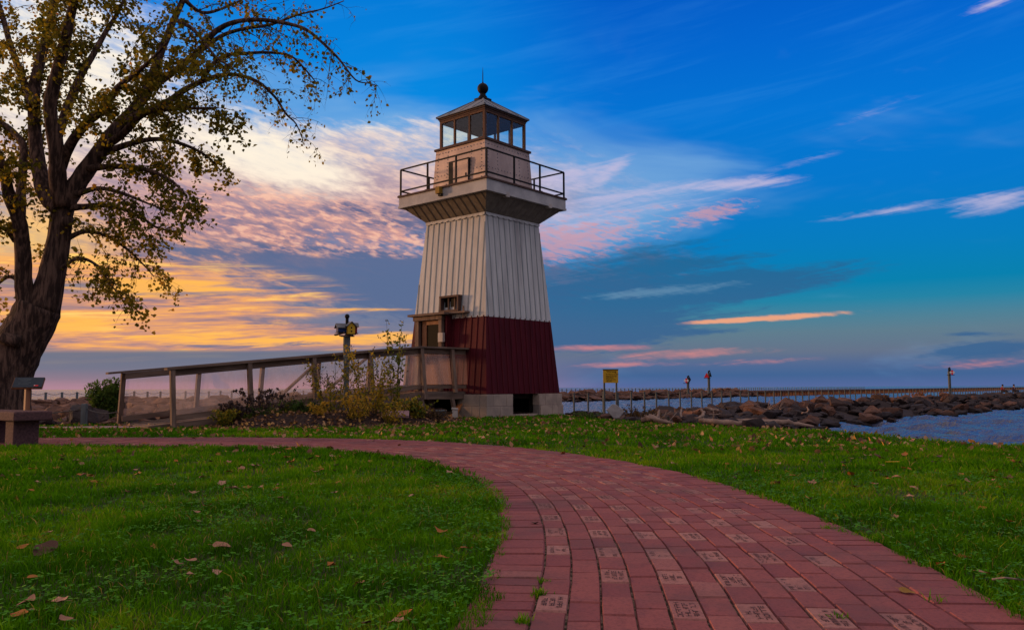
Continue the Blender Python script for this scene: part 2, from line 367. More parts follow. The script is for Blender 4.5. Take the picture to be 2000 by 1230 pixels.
M['ceiling'] = mat('lantern_ceiling', (.09, .06, .05), (.06, .04, .035), .8)
M['lanternwood'] = mat('lantern_wood', (.13, .066, .042), (.08, .04, .028), .65, 5, (2, 2, .3), .15)
M['lampglass'] = glassmat('lantern_glass', boost=.7, base=.035, tint=(.94, 1.0, .99, 1))
M['winglass'] = mat('window_glass', (.006, .005, .005), None, .05, spec=.1)
M['plexi'] = glassmat('dusty_plexiglass', dust=.10, dustcol=(.50, .38, .35, 1), boost=.8, base=.02, rough=.06)
M['plexi2'] = glassmat('dirty_plexiglass', dust=.42, dustcol=(.42, .27, .23, 1), boost=.6, base=.02, rough=.1)
M['yellow'] = mat('yellow_paint', (.55, .33, .03), (.45, .26, .02), .6, 5)
M['lampyellow'] = mat('floodlight_housing', (.25, .14, .022), (.19, .105, .02), .6, 5)
M['signyellow'] = mat('yellow_sign_face', (.52, .29, .006), (.44, .24, .006), .55, 4)
M['ink'] = mat('black_lettering', (.03, .018, .01), None, .6)
M['galv'] = mat('galvanised_steel', (.085, .095, .092), (.06, .066, .068), .6, 6, (1, 1, 1), .05, metal=.2)
M['rope'] = mat('rope', (.13, .11, .10), (.09, .075, .07), .9, 30)
M['white_p'] = mat('white_plastic', (.42, .36, .32), (.33, .28, .25), .6, 6)
M['bark'] = mat('bark', (.155, .090, .066), (.045, .027, .022), .95, 11, (2, 2, .28), 3.0, 15, lo=.38, hi=.58)
M['stonebench'] = mat('bench_granite', (.110, .056, .055), (.070, .037, .039), .85, 40, (1, 1, 1), .5, 60)
M['blackpanel'] = mat('info_panel_face', (.010, .017, .026), (.018, .026, .036), .45, 7, spec=.25)
M['post'] = mat('grey_post', (.13, .145, .15), (.09, .10, .105), .8, 6, (2, 2, .4), .2)
M['mulch'] = mat('mulch', (.055, .034, .028), (.028, .018, .016), .95, 18, (1, 1, 1), 1.0, 40)
M['sunlit_pile'] = mat('sunlit_sheet_pile', (.48, .17, .055), (.26, .09, .04), .85, .8, (1, 1, .4), .2)  # orange of the low sun put into the brown wall's colour
M['cap'] = mat('pier_cap', (.06, .035, .03), (.09, .05, .04), .9, 2)
M['drift'] = mat('driftwood', (.27, .18, .14), (.15, .10, .082), .85, 6, (1, 1, 1), .5, 24)
M['stem'] = mat('plant_stem', (.10, .085, .035), (.06, .045, .02), .8, 8)
M['dkstem'] = mat('dried_stem', (.045, .03, .028), (.07, .045, .035), .9, 8)
M['redpaint'] = mat('red_marker', (.75, .012, .014), (.66, .01, .012), .5, 4)
M['whitepaint'] = mat('white_marker', (.80, .72, .66), (.7, .62, .58), .5, 4)
M['bluepaint'] = mat('blue_paint', (.010, .028, .11), (.014, .034, .13), .6, 6)
M['birdroof'] = mat('birdhouse_roof', (.12, .12, .13), (.17, .165, .17), .8, 8)
M['redhouse'] = mat('red_paint', (.24, .02, .02), (.19, .015, .015), .6, 6)
M['zinc'] = mat('zinc_tub', (.10, .115, .12), (.15, .165, .17), .5, 6, metal=.3)
M['slab'] = mat('pink_granite_slab', (.36, .21, .215), (.27, .15, .16), .85, 30, (1, 1, 1), .3)
M['pitboard'] = mat('tan_board', (.36, .17, .075), (.28, .12, .055), .8, 5)

def rockmat(name, c1, c2, c3):
    m = bpy.data.materials.new(name); m.use_nodes = True; nt = m.node_tree; g = Nodes(nt); b = nt.nodes['Principled BSDF']
    geo = g.new('ShaderNodeNewGeometry'); pos = geo.outputs['Position']
    oi = g.new('ShaderNodeObjectInfo').outputs['Random']
    n = g.noise(pos, 2.2, 6, .65); n2 = g.noise(pos, 9, 5, .7)
    col = g.mix(g.sm(n, .35, .66), c1, c2)
    col = g.mix(g.sm(oi, .35, .95), col, c3)
    col = g.mix(g.mul(g.sm(n2, .52, .7), .5), col, (.05, .04, .04, 1))
    sp = g.new('ShaderNodeSeparateXYZ'); nt.links.new(pos, sp.inputs[0])
    col = g.mix(g.sm(g.m('MULTIPLY_ADD', n, .3, sp.outputs[2]), -.62, -1.0), col, (.022, .017, .017, 1))   # wet and weedy at the waterline
    b.inputs['Roughness'].default_value = .88; b.inputs['Specular IOR Level'].default_value = .1; nt.links.new(col, b.inputs['Base Color'])
    bn = g.new('ShaderNodeBump'); bn.inputs['Strength'].default_value = .7; bn.inputs['Distance'].default_value = .05
    nt.links.new(g.noise(pos, 7, 7, .7), bn.inputs['Height']); nt.links.new(bn.outputs[0], b.inputs['Normal'])
    return m
M['rock'] = rockmat('boulder_stone', (.150, .070, .044, 1), (.070, .037, .028, 1), (.038, .028, .028, 1))

# ------------------------------------------------------------------ the lie of the land
def poly_sdf(px, py, poly):
    px = np.asarray(px, float); py = np.asarray(py, float)
    d = np.full(px.shape, 1e18); ins = np.zeros(px.shape, bool); n = len(poly)
    for i in range(n):
        ax, ay = poly[i]; bx, by = poly[(i+1) % n]; ex, ey = bx-ax, by-ay
        t = np.clip(((px-ax)*ex+(py-ay)*ey)/(ex*ex+ey*ey+1e-12), 0, 1)
        d = np.minimum(d, (px-ax-t*ex)**2+(py-ay-t*ey)**2)
        c = ((ay > py) != (by > py)); xi = ax+(py-ay)*(bx-ax)/((by-ay) if abs(by-ay) > 1e-12 else 1e-12)
        ins ^= c & (px < xi)
    d = np.sqrt(d); return np.where(ins, -d, d)
def sms(t): t = np.clip(t, 0, 1); return t*t*(3-2*t)
_tab = nrng.random((256, 256))
def vnoise(x, y, s):
    x = np.asarray(x, float)/s; y = np.asarray(y, float)/s; xi = np.floor(x).astype(int); yi = np.floor(y).astype(int)
    fx = sms(x-xi); fy = sms(y-yi); q = lambda a, b: _tab[a % 256, b % 256]
    return (q(xi, yi)*(1-fx)+q(xi+1, yi)*fx)*(1-fy)+(q(xi, yi+1)*(1-fx)+q(xi+1, yi+1)*fx)*fy
WATER = -1.2
LAWN = [(-40, -9), (10, -9), (9, 0), (7.6, 4), (5.95, 7.6), (5.45, 9.0), (4.95, 10.6), (4.45, 11.9), (3.75, 13.3), (2.9, 15.1), (1.7, 17.2), (1.1, 19.5), (.6, 22.5),
        (-3.2, 22.5), (-4.4, 18.2), (-6.1, 15.6), (-8.0, 14.7), (-14, 14.2), (-40, 13.2)]
FD = Vector((.6247, .7809, 0)); FN = Vector((.7809, -.6247, 0)); F0 = Vector((-35.7, 63, 0))
ND = Vector((.656, .7547, 0)); NN = Vector((.7547, -.656, 0)); N0 = Vector((2.56, 35, 0))
def Fp(t, o=0): q = F0+FD*t+FN*o; return (q.x, q.y)
def Np(t, o=0): q = N0+ND*t+NN*o; return (q.x, q.y)
LEFTBANK = [(-75, 8), Fp(-65, -3), Fp(128, -3), Fp(128, 7), Fp(18, 7), (-12, 46), (-4.5, 36), (-1.5, 29), (-.4, 23), (-2, 14), (-20, 8)]
JETTY = [(-.4, 17), (-.8, 24), Np(-6, -2.5), Np(170, -2.5), Np(170, 8.3), Np(10, 8.3), (10.3, 27), (7.2, 19), (4.95, 12.8), (3, 11), (1, 15)]
def path_curve():
    pts = [(-.9, -6), (-.1, -3), (.25, -.5), (.5, 1.0), (.62, 2.2), (.70, 3.1), (.72, 4.1), (.655, 5.1), (.45, 6.2), (.02, 7.4), (-.72, 8.6), (-1.75, 9.5), (-3.2, 10.02), (-5, 10.2), (-7.2, 10.15), (-11, 9.9), (-18, 9.5)]
    P_ = [Vector((a, b, 0)) for a, b in pts]; out = []
    for i in range(len(P_)-1):
        p0, p1, p2, p3 = P_[max(i-1, 0)], P_[i], P_[i+1], P_[min(i+2, len(P_)-1)]
        n = max(6, int((p2-p1).length/.08))
        for k in range(n):
            t = k/n
            out.append(.5*((2*p1)+(p2-p0)*t+(2*p0-5*p1+4*p2-p3)*t*t+(3*p1-p0-3*p2+p3)*t**3))
    out.append(P_[-1]); return out
PC = path_curve()
PCA = np.array([(q.x, q.y) for q in PC])
def path_dist(x, y):
    x = np.asarray(x, float); y = np.asarray(y, float); out = np.full(x.shape, 99.0)
    A = PCA[::3]; near = np.where((y < 13) & (x > -20) & (x < 8))[0]
    for c in range(0, len(near), 40000):
        q = near[c:c+40000]
        out[q] = np.sqrt(((x[q, None]-A[None, :, 0])**2+(y[q, None]-A[None, :, 1])**2).min(1))
    return out
def ground(x, y):
    dl = poly_sdf(x, y, LAWN); dr = np.minimum(poly_sdf(x, y, LEFTBANK), poly_sdf(x, y, JETTY))
    h = -.42*sms(dl/5.0)-.12*sms((x-.5)/3.0)*sms((dl-2)/6.0)
    h = h - .75*sms(1+dr/5.0)*(dl > 0)*sms(dl/2.0)
    h = h - 3.0*sms(np.maximum(dr, 0)/3.5)*sms(dl/3.0)
    h = h + (vnoise(x, y, 2.3)-.5)*.04*sms((path_dist(x, y)-.8)/1.5)
    return h
def gz(x, y): return float(ground(np.array([x]), np.array([y]))[0])

PTAN = [(PC[min(i+1, len(PC)-1)]-PC[max(i-1, 0)]).normalized() for i in range(len(PC))]
def offcurve(o):                                   # offset curve, o>0 to the right of travel
    pts = [PC[i]+Vector((PTAN[i].y, -PTAN[i].x, 0))*o for i in range(len(PC))]
    L = [0]
    for i in range(1, len(pts)): L.append(L[-1]+(pts[i]-pts[i-1]).length)
    return pts, L
def grid_sheet(xs, ys, zf, keep=None):
    X, Y = np.meshgrid(xs, ys); Z = zf(X.ravel(), Y.ravel()); V = np.stack([X.ravel(), Y.ravel(), Z], 1)
    nx, ny = len(xs), len(ys); i = np.arange(nx*ny).reshape(ny, nx)
    a, b, c, d = i[:-1, :-1].ravel(), i[:-1, 1:].ravel(), i[1:, 1:].ravel(), i[1:, :-1].ravel()
    if keep is not None:
        cx = (V[a, 0]+V[c, 0])/2; cy = (V[a, 1]+V[c, 1])/2; k = keep(cx, cy); a, b, c, d = a[k], b[k], c[k], d[k]
    F = np.concatenate([np.stack([a, b, c], 1), np.stack([a, c, d], 1)]); return V, F

M['earth'] = mat('stony_earth', (.050, .034, .029), (.026, .019, .018), .95, 3, (1, 1, 1), 1.0, 9)
M['turf'] = mat('turf_soil', (.030, .042, .012), (.048, .056, .016), .95, 7, (1, 1, 1), .6, 60)
xs = np.concatenate([np.arange(-80, -12, 1.5), np.arange(-12, 20, .3), np.arange(20, 60, 1.5), np.arange(60, 190, 4)]); ys = np.concatenate([np.arange(-10, 26, .3), np.arange(26, 80, 1.2), np.arange(80, 185, 3)])
V, F = grid_sheet(xs, ys, lambda x, y: ground(x, y)-.012)
tag(obj('ground', npmesh('ground', V, F, M['earth'], smooth=True)), kind='structure')
V, F = grid_sheet(np.arange(-20, 10.4, .12), np.arange(-6, 23, .12), lambda x, y: ground(x, y)+.006-.02*(path_dist(x, y) < .86), lambda x, y: (poly_sdf(x, y, LAWN) < -.02))
tag(obj('lawn', npmesh('lawn', V, F, M['turf'], smooth=True)), kind='structure')

# water
def watermat():
    m = bpy.data.materials.new('lake_water'); m.use_nodes = True; nt = m.node_tree; g = Nodes(nt); b = nt.nodes['Principled BSDF']
    pos = g.new('ShaderNodeNewGeometry').outputs['Position']
    b.inputs['Base Color'].default_value = (.040, .046, .080, 1); b.inputs['Roughness'].default_value = .10; b.inputs['IOR'].default_value = 1.33
    n1 = g.noise(g.map(pos, rot=R(20), scale=(1.9, .8, 1)), 1.0, 5, .6, .4); n2 = g.noise(g.map(pos, rot=R(-30), scale=(.45, .22, 1)), 1.0, 3, .6)
    h = g.add(g.mul(n1, 1.0), g.mul(n2, .30))
    bn = g.new('ShaderNodeBump'); bn.inputs['Strength'].default_value = 1.0; bn.inputs['Distance'].default_value = .34
    nt.links.new(h, bn.inputs['Height']); nt.links.new(bn.outputs[0], b.inputs['Normal']); return m
M['water'] = watermat()
def waves(x, y):
    h = np.zeros_like(x); r_ = np.random.default_rng(5)
    for i in range(26):
        lam = .42*1.11**i; a = r_.normal(.6, .55); k = 2*pi/lam; q = k*(x*cos(a)+y*sin(a))+r_.uniform(0, 6.28)+1.7*vnoise(x+9*i, y-4*i, 3*lam)
        h += (1-np.abs(np.sin(q/2)))*min(lam, 1.6)*.034*(.4+1.2*vnoise(x-30*i, y+17, 7*lam))
    return h
ys = [9.0]
while ys[-1] < 260: ys.append(ys[-1]+max(.10, ys[-1]*.0042))
xr = np.linspace(-.72, .72, 700); ys = np.array(ys)
fan = xr[None, :]*(ys[:, None]+6); X = fan.ravel(); Yy = np.repeat(ys, len(xr)); fade = sms((260-Yy)/120)*sms((.72-np.abs(np.tile(xr, len(ys))))/.05)*sms((Yy-9)/1.0)
wv = waves(X, Yy); wv = (wv-np.median(wv))*.8
Z = WATER+wv*fade; ii = np.arange(len(X)).reshape(len(ys), len(xr)); a, b, c, d = ii[:-1, :-1].ravel(), ii[:-1, 1:].ravel(), ii[1:, 1:].ravel(), ii[1:, :-1].ravel()
k = ~((Yy[a] < 60) & (X[a] < -4))                                       # dry land there
F = np.stack([a, b, c, d], 1)[k]
far = [(-30000, -200, WATER-.16), (30000, -200, WATER-.16), (30000, 30000, WATER-.16), (-30000, 30000, WATER-.16)]
V = np.concatenate([np.stack([X, Yy, Z], 1), np.array(far)]); n0 = len(X)
F = np.concatenate([F, np.array([[n0, n0+1, n0+2, n0+3]])])
tag(obj('water', npmesh('water', V, F, M['water'], smooth=True)), kind='structure')

# ------------------------------------------------------------------ brick path
def brickmat():
    m = bpy.data.materials.new('clay_paver'); m.use_nodes = True; nt = m.node_tree; g = Nodes(nt); b = nt.nodes['Principled BSDF']
    at = g.new('ShaderNodeAttribute', attribute_name='tint').outputs['Fac']
    pos = g.new('ShaderNodeNewGeometry').outputs['Position']
    col = g.ramp(at, [(0, (.165, .046, .050, 1)), (.35, (.212, .060, .058, 1)), (.65, (.250, .074, .066, 1)), (.86, (.275, .105, .090, 1)), (1, (.330, .146, .120, 1))])
    n = g.noise(pos, 90, 4, .7); col = g.mix(g.mul(g.sm(n, .42, .72), .5), col, (.075, .026, .030, 1))
    n2 = g.noise(pos, 1.7, 5, .65); col = g.mix(g.mul(g.sm(n2, .45, .68), .6), col, (.105, .052, .052, 1))
    n3 = g.noise(pos, 26, 3, .7); col = g.mix(g.mul(g.sm(n3, .62, .74), .45), col, (.05, .03, .028, 1))
    b.inputs['Roughness'].default_value = .85; b.inputs['Specular IOR Level'].default_value = .12; nt.links.new(col, b.inputs['Base Color'])
    bn = g.new('ShaderNodeBump'); bn.inputs['Strength'].default_value = .45; bn.inputs['Distance'].default_value = .004
    nt.links.new(g.noise(pos, 160, 5, .7), bn.inputs['Height']); nt.links.new(bn.outputs[0], b.inputs['Normal']); return m
M['brick'] = brickmat()
M['engrave'] = mat('engraved_lettering', (.040, .024, .028), (.06, .034, .036), .9, 60)
M['sand'] = mat('joint_sand', (.20, .125, .095), (.035, .030, .018), .95, 30, (1, 1, 1), .6, 60, lo=.4, hi=.56)
def build_path():
    mb = MB(); tint = []
    def at(pts, L, s):
        import bisect
        i = min(max(bisect.bisect_right(L, s)-1, 0), len(pts)-2); t = (s-L[i])/max(L[i+1]-L[i], 1e-9)
        p = pts[i].lerp(pts[i+1], t); d = (pts[i+1]-pts[i]).normalized(); return p, d
    def brick(p0, d0, p1, d1, hw, gapw, ins):
        n0 = Vector((d0.y, -d0.x, 0)); n1 = Vector((d1.y, -d1.x, 0)); w = hw-gapw
        zt = .016+rnd.uniform(-.0022, .0022); tl = [rnd.uniform(-.0016, .0016) for _ in range(4)]
        jx = rnd.uniform(-.0015, .0015)
        c = [p0-n0*(w+jx), p0+n0*(w-jx), p1+n1*(w-jx), p1-n1*(w+jx)]
        ctr = sum(c, Vector())/4; z0 = float(0)
        g0 = [Vector((q.x, q.y, -.024)) for q in c]; g1 = [Vector((q.x, q.y, zt-.007+t)) for q, t in zip(c, tl)]
        g2 = [Vector((q.x+(ctr.x-q.x)*.055, q.y+(ctr.y-q.y)*.055, zt+t)) for q, t in zip(c, tl)]
        fs = [(8, 9, 10, 11)]
        for k in range(4):
            k2 = (k+1) % 4; fs += [(k, k2, 4+k2, 4+k), (4+k, 4+k2, 8+k2, 8+k)]
        mb.add(g0+g1+g2, fs)
        tv = (rnd.uniform(.88, 1.0) if ins else min(.8, max(0, rnd.gauss(.45, .15))))
        tint.extend([tv]*9)
        if ins:                                     # worn engraved lines, read along the brick
            mb.cur = 1; a, b_, c_, d_ = g2; ex = (d_-a); ey = (b_-a)
            for ln in range(3):
                nch = rnd.choice((5, 7, 8, 9)) if rnd.random() > .14 else 2
                if ln == 1 and rnd.random() < .25: nch = 2
                v0 = .14+ln*.27; st = .5-nch*.048
                for ch in range(nch):
                    if rnd.random() < .10: continue
                    u0 = st+ch*.096
                    for _ in range(rnd.choice((2, 3, 3))):
                        if rnd.random() < .5: q = (u0+rnd.choice((0, .052)), v0, .018, .185)
                        else: q = (u0, v0+rnd.choice((0, .08, .155)), .07, .034)
                        pz = Vector((0, 0, .0008+rnd.random()*.0005))
                        mb.add([a+ex*(q[0])+ey*(1-q[1])+pz, a+ex*(q[0]+q[2])+ey*(1-q[1])+pz, a+ex*(q[0]+q[2])+ey*(1-q[1]-q[3])+pz, a+ex*q[0]+ey*(1-q[1]-q[3])+pz], [(0, 3, 2, 1)]); tint.append(0)
            mb.cur = 0
    for ci in range(12):
        o = -.532+.0967*ci; pts, L = offcurve(o)
        s = rnd.random()*.05+(.1 if ci % 2 else 0); k = ci
        while s+.2 < L[-1]:
            p0, d0 = at(pts, L, s+.0024); p1, d1 = at(pts, L, s+.1976)
            mid = (p0+p1)/2
            if -4 < mid.y and mid.x > -13:
                ins = (ci % 2 == 0) and (k % 2 == 0) and rnd.random() < .93 and 1.2 < mid.y < 9.0 and mid.x > -2.0
                brick(p0, d0, p1, d1, .0484, .0027, ins)
            s += .2; k += 1
    for o in (-.68, .68):
        pts, L = offcurve(o); s = 0
        while s+.1 < L[-1]:
            p0, d0 = at(pts, L, s+.0024); p1, d1 = at(pts, L, s+.0976)
            if p0.y > -4 and p0.x > -13: brick(p0, d0, p1, d1, .1, .003, False)
            s += .1
    me = mb.mesh('brick_path', [M['brick'], M['engrave']])
    a = me.attributes.new('tint', 'FLOAT', 'FACE'); a.data.foreach_set('value', tint)
    tag(obj('brick_path', me), kind='structure')
    sb = MB(); A, _ = offcurve(-.79); B, _ = offcurve(.79)
    for i in range(len(A)-1): sb.add([(*A[i].xy, .0065), (*B[i].xy, .0065), (*B[i+1].xy, .0065), (*A[i+1].xy, .0065)], [(0, 1, 2, 3)])
    me = sb.mesh('path_bedding', M['sand']); recalc(me)
    tag(obj('path_bedding', me), kind='structure')
    # a second, leaf-strewn strip of brick leading to the ramp
    q = [(-16, 13.35), (-10, 13.5), (-7.6, 13.75), (-6.3, 14.0), (-5.75, 14.3)]
    sb = MB()
    for (x0, y0), (x1, y1) in zip(q, q[1:]): sb.add([(x0, y0-.32, .02), (x1, y1-.36, .02), (x1, y1+.42, .02), (x0, y0+.4, .02)], [(0, 1, 2, 3)])
    me = sb.mesh('ramp_walk', M['slab']); tag(obj('ramp_walk', me), kind='structure')
build_path()

# ------------------------------------------------------------------ grass
def build_grass():
    Xs = []; Ys = []; Ws = []; Hs = []
    bands = [(1.5, 2.6, 15000, .0030, .052), (2.6, 4.0, 11000, .0036, .052), (4.0, 6.0, 5200, .0055, .052), (6.0, 9.0, 2300, .009, .052), (9.0, 13.0, 1050, .014, .05), (13.0, 22.0, 420, .024, .05)]
    for y0, y1, dens, w, h in bands:
        xl, xr = -.66*y1-1.3, .66*y1+1.4
        n = int((xr-xl)*(y1-y0)*dens); x = nrng.uniform(xl, xr, n); y = nrng.uniform(y0, y1, n)
        k = (np.abs(x) < .66*y+1.3); x, y = x[k], y[k]
        k = poly_sdf(x, y, LAWN) < -.03; x, y = x[k], y[k]
        pd = path_dist(x, y); edge = .715+.07*vnoise(x+50, y+50, .22)-.03+.05*vnoise(x+5, y+8, .06)
        edge = edge-.0+.0*x; edge = np.where(x < .3, edge-.06*sms((2.75-y)/.45), edge)
        k = pd > edge; x, y, pd = x[k], y[k], pd[k]
        wk = (x < -5.6) & (np.abs(y-np.interp(x, [-16, -10, -7.6, -6.3, -5.6], [13.38, 13.52, 13.78, 14.03, 14.35])) < .37); x, y, pd = x[~wk], y[~wk], pd[~wk]
        # thin where it runs under the tower, the ramp and the bed
        k = ~((np.abs(x+.7) < 1.15) & (np.abs(y-19.2) < 1.15)); x, y = x[k], y[k]; pd = pd[k]
        cl = vnoise(x, y, .13)*.6+vnoise(x+9, y+3, .42)*.5
        keep = nrng.random(len(x)) < (.5+.6*cl); x, y, cl, pd = x[keep], y[keep], cl[keep], pd[keep]
        Xs.append(x); Ys.append(y); Ws.append(np.full(len(x), w)*nrng.uniform(.6, 1.35, len(x)))
        Hs.append(h*(.28+1.05*cl)*nrng.uniform(.55, 1.35, len(x))*np.where(pd < .9, .85, 1.0))
    x = np.concatenate(Xs); y = np.concatenate(Ys); w = np.concatenate(Ws); h = np.concatenate(Hs); n = len(x)
    z = ground(x, y)
    th = nrng.uniform(0, 2*pi, n); lean = h*nrng.uniform(.15, 1.0, n); ph = th+nrng.normal(0, .9, n)+pi/2
    cx, cy = np.cos(th)*w/2, np.sin(th)*w/2; lx, ly = np.cos(ph)*lean, np.sin(ph)*lean
    V = np.empty((n, 5, 3)); zero = z-.004
    V[:, 0] = np.stack([x-cx, y-cy, zero], 1); V[:, 1] = np.stack([x+cx, y+cy, zero], 1)
    V[:, 2] = np.stack([x-cx*.8+lx*.35, y-cy*.8+ly*.35, z+h*.6], 1); V[:, 3] = np.stack([x+cx*.8+lx*.35, y+cy*.8+ly*.35, z+h*.6], 1)
    V[:, 4] = np.stack([x+lx, y+ly, z+h*nrng.uniform(.82, 1.0, n)], 1)
    base = (np.arange(n)*5)[:, None]
    F = np.concatenate([base+np.array([[0, 1, 3]]), base+np.array([[0, 3, 2]]), base+np.array([[2, 3, 4]])], 1).reshape(-1, 3)
    yel = vnoise(x+31, y+17, 1.1)*.5+vnoise(x+3, y+71, .33)*.45+vnoise(x+13, y+7, .14)*.25-.1
    t = np.clip(-.04+.80*yel+nrng.normal(0, .10, n), 0, .8)
    dry = nrng.random(n) < .035+.08*(yel > .62); t[dry] = nrng.uniform(.84, 1, dry.sum())
    M['grass'] = tintmat('grass_blade', [(0, (.026, .085, .002)), (.3, (.056, .180, .003)), (.55, (.108, .245, .004)), (.8, (.21, .29, .008)), (.9, (.26, .19, .035)), (1, (.34, .23, .07))], .7, .0, .3)
    tag(obj('grass', npmesh('grass', V.reshape(-1, 3), F, M['grass'], np.repeat(t, 3))), 'short green lawn grass growing on both sides of the brick path', 'grass', kind='stuff')
    # clover, thickest beside the near edge of the path
    n = 26000; x = nrng.uniform(-2.6, 3.6, n); y = nrng.uniform(1.7, 6.0, n)
    pd = path_dist(x, y); k = (pd > .73+.07*vnoise(x+50, y+50, .22)) & (np.abs(x) < .66*y+.3) & (nrng.random(n) < (.18+1.1*np.exp(-np.maximum(pd-.76, 0)/.5)*vnoise(x, y, .5)+.45*(vnoise(x+5, y, .35) > .62)))
    x, y = x[k], y[k]; n = len(x); zz = ground(x, y)+nrng.uniform(.02, .052, n); r = nrng.uniform(.006, .0105, n)
    V = []; F = []; T = []
    a0 = nrng.uniform(0, 2*pi, n); tv = np.clip(nrng.normal(.35, .16, n), 0, .75)
    for j in range(3):
        a = a0+j*2*pi/3; ca, sa = np.cos(a), np.sin(a); tz = nrng.uniform(-.4, .5, n)
        q = np.empty((n, 5, 3))
        for i, (u, v) in enumerate(((0, 0), (.7, -.62), (1.5, -.45), (1.5, .45), (.7, .62))):
            q[:, i] = np.stack([x+(u*ca-v*sa)*r, y+(u*sa+v*ca)*r, zz+u*r*tz], 1)
        V.append(q)
    V = np.stack(V, 1).reshape(-1, 3); nb = len(V)//5; base = (np.arange(nb)*5)[:, None]
    F = np.concatenate([base+np.array([[0, 1, 2]]), base+np.array([[0, 2, 3]]), base+np.array([[0, 3, 4]])], 1).reshape(-1, 3)
    M['clover'] = tintmat('clover_leaf', [(0, (.022, .10, .004)), (.5, (.065, .21, .007)), (.8, (.16, .28, .012))], .6, .06, .25)
    tag(obj('clover', npmesh('clover', V, F, M['clover'], np.repeat(tv, 9))), 'small clover leaves mixed into the lawn beside the path edge', 'clover', kind='stuff')
build_grass()

# ------------------------------------------------------------------ the lighthouse
def rotk(k):
    return Matrix.Rotation(k*pi/2, 3, 'Z')
def frustum(mb, r0, z0, r1, z1, bottom=False, top=False):
    a, b = r0/sqrt(2), r1/sqrt(2)
    vs = [(-a, -a, z0), (a, -a, z0), (a, a, z0), (-a, a, z0), (-b, -b, z1), (b, -b, z1), (b, b, z1), (-b, b, z1)]
    fs = [(0, 1, 5, 4), (1, 2, 6, 5), (2, 3, 7, 6), (3, 0, 4, 7)]
    if bottom: fs.append((3, 2, 1, 0))
    if top: fs.append((4, 5, 6, 7))
    mb.add(vs, fs)
def battens(mb, r0, z0, r1, z1, sp, w, d, faces=(0, 1, 2, 3), ph=0.0):
    a, b = r0/sqrt(2), r1/sqrt(2); big = max(a, b); n = int(big/sp)+2
    for k in faces:
        Rk = rotk(k)
        for i in range(-n, n+1):
            s = (i+ph)*sp
            if abs(s) > big-w: continue
            lo, hi = 0.0, 1.0
            if a != b:
                tt = (a-abs(s)-w*.4)/(a-b)
                if a > b: hi = min(1, tt)
                else: lo = max(0, tt)
            if hi-lo < .02: continue
            q = lambda t: Rk @ Vector((s, -(a+(b-a)*t)-d/2+.001, z0+(z1-z0)*t))
            nrm = Rk @ Vector((0, -1, 0))
            mb.beam(q(lo), q(hi), w, d, nrm)
